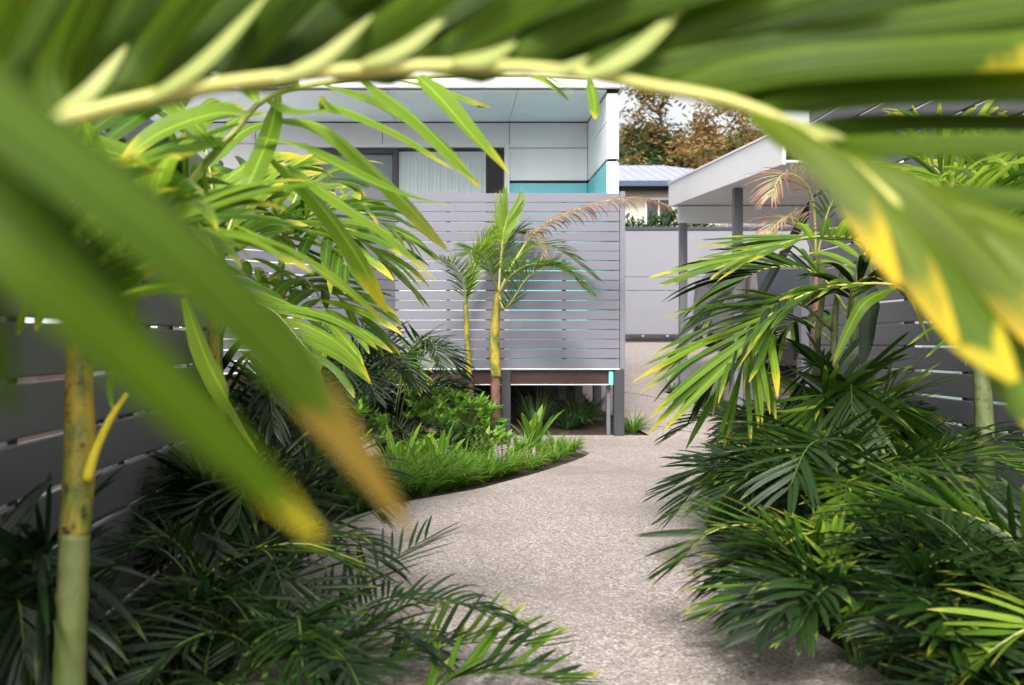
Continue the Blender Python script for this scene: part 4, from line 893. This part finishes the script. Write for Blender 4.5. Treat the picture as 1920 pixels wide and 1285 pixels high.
for k, (xx_, yy) in enumerate([(-.72, 2.7), (-.75, 3.1), (-.80, 3.5), (-.9, 4.0), (-.9, 4.5), (-.85, 2.4), (-.95, 3.0), (-.78, 5.3), (-.5, 5.9)]):
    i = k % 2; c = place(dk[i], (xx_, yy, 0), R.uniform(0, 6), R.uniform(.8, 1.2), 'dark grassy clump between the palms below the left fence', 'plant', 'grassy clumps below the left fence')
def single(name, mo, g, s, label):
    o = place(mo, g, R.uniform(0, 6), s, label, 'plant', None, True); o.name = name; return o
single('tussock_grass', clump_mesh('tussock_grass', 110, .52, .35, .007, L_GRASSD, 130), G(1003, 815), .95, 'upright blue-green tussock under the deck beside the charcoal post')
single('strap_plant', clump_mesh('strap_plant', 130, .46, .75, .012, L_GRASSD, 131), G(1085, 812)+Vector((0, .25, 0)), 1.0, 'large arching variegated strap plant under the deck corner')
single('strap_plant', clump_mesh('strap_plant', 120, .42, .8, .012, L_GRASSD, 132), (1.55, 11.0, gz(11.0)), 1.0, 'arching strap plant behind the small rear deck posts')
single('strap_plant', clump_mesh('strap_plant', 100, .30, .75, .01, L_GRASS, 133), G(1190, 816)+Vector((0, .08, 0)), 1.0, 'small strap plant at the foot of the right deck post, outside it')
single('strap_plant', clump_mesh('strap_plant', 100, .34, .75, .012, L_GRASSD, 134), (1.30, 10.6, .05), 1.0, 'strap plant left of the twin arching plants under the deck')
# broad-leaved rosettes
def rosette(label, g, nl_, H, W, mat, seed):
    rr = random.Random(seed); t = thing('bromeliad', label, 'plant', g)
    for k in range(nl_):
        az = k*2.4+rr.uniform(-.3, .3); sp = .25+.5*(k/nl_)
        lp = leafpts((g[0], g[1], g[2]), (math.cos(az)*sp, math.sin(az)*sp, 1), H*rr.uniform(.75, 1.1), .6*sp*2, 7)
        b = MB(); leafstrip(b, lp, W, (-math.cos(az), -math.sin(az), .4), -.35, lambda u: (.55+.9*u if u < .5 else 1.0*max(0, 1-((u-.5)/.5)**2.6)**.6), 0)
        b.build('leaf', mat, t, t.location, True)
rosette('broad-leaved light green rosette nearest the charcoal deck post', G(1000, 850), 12, .46, .075, L_BROM, 1)
rosette('broad-leaved rosette in the middle of the bed behind the grassy edge', G(822, 905), 11, .42, .065, L_BROM, 2)
rosette('broad-leaved rosette at the left end of the bed by the round stone', G(748, 910), 11, .46, .06, L_BROM, 3)
rosette('broad-leaved rosette below the leafy shrub', G(905, 880), 11, .36, .05, L_BROM, 4)
rosette('broad-leaved rosette close to the boulder on its left', G(640, 930), 10, .4, .055, L_BROM, 5)
# leafy shrubs
def shrub(label, c, rx, rz_, n, lw, mat, seed, ll=.075):
    rr = random.Random(seed); t = thing('leafy_shrub', label, 'shrub', (c[0], c[1], gz(c[1])))
    b = MB(); s = MB()
    z0 = gz(c[1])
    for k in range(int(n/9)):
        a = rr.uniform(0, 6.28); e = math.acos(rr.uniform(-.2, 1)); r_ = rr.uniform(.55, 1)**.5
        tip = Vector((c[0]+rx*r_*math.sin(e)*math.cos(a), c[1]+rx*r_*math.sin(e)*math.sin(a), c[2]+rz_*r_*math.cos(e)))
        s.tube(cat([(c[0], c[1], z0), ((c[0]*.5+tip.x*.5), (c[1]*.5+tip.y*.5), tip.z*.5+z0*.5+.03), tip], 5), [.006, .005, .005, .004, .003, .002], 5)
        for j in range(9):
            az = j*2.4+rr.uniform(0, 1); el = rr.uniform(.1, 1.0)
            d = Vector((math.cos(az)*math.cos(el), math.sin(az)*math.cos(el), math.sin(el)))
            leafstrip(b, leafpts(tip-Vector((0, 0, .012*(j % 4))), d, ll*rr.uniform(.7, 1.2), .6, 3), lw*rr.uniform(.8, 1.2), (0, 0, 1), .2, prof_lance)
    b.build('foliage', mat, t, t.location, True)['kind'] = 'stuff'; s.build('stem', m_rachd, t, t.location, True)
g = G(868, 862); shrub('glossy bright leafy shrub in front of the thinner slender palm', (g.x, g.y+.25, .27), .38, .30, 800, .032, L_SHRUB, 1)
shrub('taller leafy shrub behind the glossy one under the deck beam', (g.x-.22, g.y+.75, .36), .34, .30, 600, .032, L_SHRUB, 2)
g = G(655, 900); shrub('loose leafy shrub left of the central bed behind the blurred leaf', (g.x-.1, g.y+.5, .3), .4, .3, 600, .03, L_SHRUB, 3)
shrub('low dark leafy shrub filling the centre of the bed', (-.08, 7.9, .16), .5, .22, 800, .03, L_UNDER, 4)
g = G(790, 905); shrub('small glossy leafy plant between the rosettes near the path bend', (g.x, g.y+.25, .14), .26, .16, 260, .034, L_SHRUB, 6)
g = G(930, 880); shrub('small glossy leafy plant at the foot of the thicker slender palm', (g.x, g.y+.25, .13), .25, .16, 240, .034, L_SHRUB, 7)
shrub('low leafy shrub by the path bend', (-.75, 5.8, .15), .4, .22, 500, .03, L_UNDER, 5)
# boulder
b = MB(); vs = []; fs = []; nu, nv = 16, 10; g = G(684, 890)
for i in range(nv+1):
    for k in range(nu):
        th = math.pi*i/nv; ph = 2*math.pi*k/nu; d = Vector((math.sin(th)*math.cos(ph), math.sin(th)*math.sin(ph), math.cos(th)))
        r_ = .12*(1+.18*noise.noise(d*2.2)); vs.append((d.x*r_, d.y*r_, .14+d.z*r_*1.15))
for i in range(nv):
    for k in range(nu): fs.append((i*nu+k, (i+1)*nu+k, (i+1)*nu+(k+1) % nu, i*nu+(k+1) % nu))
b.add(vs, fs); o = b.build('boulder', m_stone, None, None, True); o.location = (g.x, g.y, 0); tag(o, 'rounded pinkish stone in the bed behind the blurred brown leaf tip', 'stone')

# ---------------------------------------------------------------- hedge and trees beyond the gate
def hedge(label, x0, x1, y0, y1, z0, z1, n, seed, lw=.05, mat=L_SHRUB):
    rr = random.Random(seed); t = thing('hedge', label, 'hedge', ((x0+x1)/2, (y0+y1)/2, z0)); b = MB(); s = MB()
    for k in range(n):
        p = Vector((rr.uniform(x0, x1), rr.uniform(y0, y1), z0+(z1-z0)*rr.random()**.6))
        p.z += .25*noise.noise(p*1.3); az = rr.uniform(0, 6.28); el = rr.uniform(-.2, 1.1)
        d = Vector((math.cos(az)*math.cos(el), math.sin(az)*math.cos(el), math.sin(el)))
        leafstrip(b, leafpts(p, d, .12*rr.uniform(.7, 1.3), .3, 2), lw, (rr.uniform(-.5, .5), rr.uniform(-.5, .5), 1), .2, prof_lance)
    for k in range(12):
        x = x0+(x1-x0)*(k+.5)/12; s.tube([(x, (y0+y1)/2, z0), (x+rr.uniform(-.1, .1), (y0+y1)/2, z1-.2)], .02, 5)
    b.build('foliage', mat, t, t.location, True)['kind'] = 'stuff'; s.build('stem', m_branch, t, t.location, True)
hedge('leafy green hedge just above the top of the grey gate, left of the carport', 2.6, 4.9, 18.0, 18.9, 1.05, 3.35, 5200, 1, .05, L_UNDER)
hedge('low scrubby hedge with pale leaves seen under the carport beam', 4.7, 9, 18.6, 19.4, 1.05, 2.95, 4200, 2, .04, L_PALE)
def tree(label, base, H, crown, cr, nbr, nleaf, mats, seed, lean=(0, 0), lsize=.16, spread=1.0, bark=m_branch):
    rr = random.Random(seed); t = thing('tree', label, 'tree', base); base = Vector(base); crown = Vector(crown); b = MB(); ends = []
    def grow(p, d, r_, L_, lvl):
        n = 5; pts = [p.copy()]; q = p.copy(); dd = d.copy()
        for i in range(n):
            q = q+dd*L_/n; pts.append(q.copy()); dd = (dd+Vector((rr.uniform(-.28, .28), rr.uniform(-.28, .28), rr.uniform(-.12, .22)))*.8).normalized()
            if lvl >= 2: ends.append(q.copy())
        b.tube(pts, [r_*(1-.55*i/n) for i in range(n+1)], 6 if lvl < 2 else 4)
        if lvl < 4:
            for k in range(nbr if lvl < 3 else 3):
                f = rr.uniform(.35, 1); i = min(int(f*n), n-1); o = pts[i].lerp(pts[i+1], f*n-i)
                a = rr.uniform(0, 6.28); nd = (dd*.55+Vector((math.cos(a), math.sin(a), rr.uniform(-.15, .6)))*.8*spread).normalized()
                grow(o, nd, r_*.5, L_*rr.uniform(.5, .75), lvl+1)
    grow(base, Vector((lean[0], lean[1], 1)).normalized(), .34, H, 0)
    b.build('trunk', bark, t, base, True)
    for mi, mt in enumerate(mats):
        lb = MB()
        for k in range(nleaf // len(mats)):
            e = rr.choice(ends)
            if mi and noise.noise(e*.45+Vector((mi*9, 0, 0))) < -.05: continue
            p = e+Vector((rr.gauss(0, .22), rr.gauss(0, .22), rr.gauss(0, .16)))
            az = rr.uniform(0, 6.28); el = rr.uniform(-.7, .9); d = Vector((math.cos(az)*math.cos(el), math.sin(az)*math.cos(el), math.sin(el)))
            leafstrip(lb, leafpts(p, d, lsize*rr.uniform(.6, 1.3), .2, 2), lsize*.34, (rr.uniform(-1, 1), rr.uniform(-1, 1), .6), .1, prof_lance)
        lb.build('crown', mt, t, base, True)['kind'] = 'stuff'
tree('tall rusty-brown tree with bare twisting branches behind the gate and carport', (10.2, 42, 1.05), 5.6, (10, 42, 8), 3.5, 6, 60000, [L_TREEB, L_TREEB, L_TREE], 5, lsize=.27)
tree('dark green feathery tree behind the rusty one, left part beside the house', (7.6, 46, 1.05), 5.4, (5, 34, 8), 3.5, 6, 40000, [L_TREE, L_TREE], 9, lsize=.3)
tree('dark green tree further right behind the carport roof', (17, 44, 1.05), 5.0, (11, 33, 8), 3.5, 6, 24000, [L_TREE, L_TREE], 12, lsize=.2)
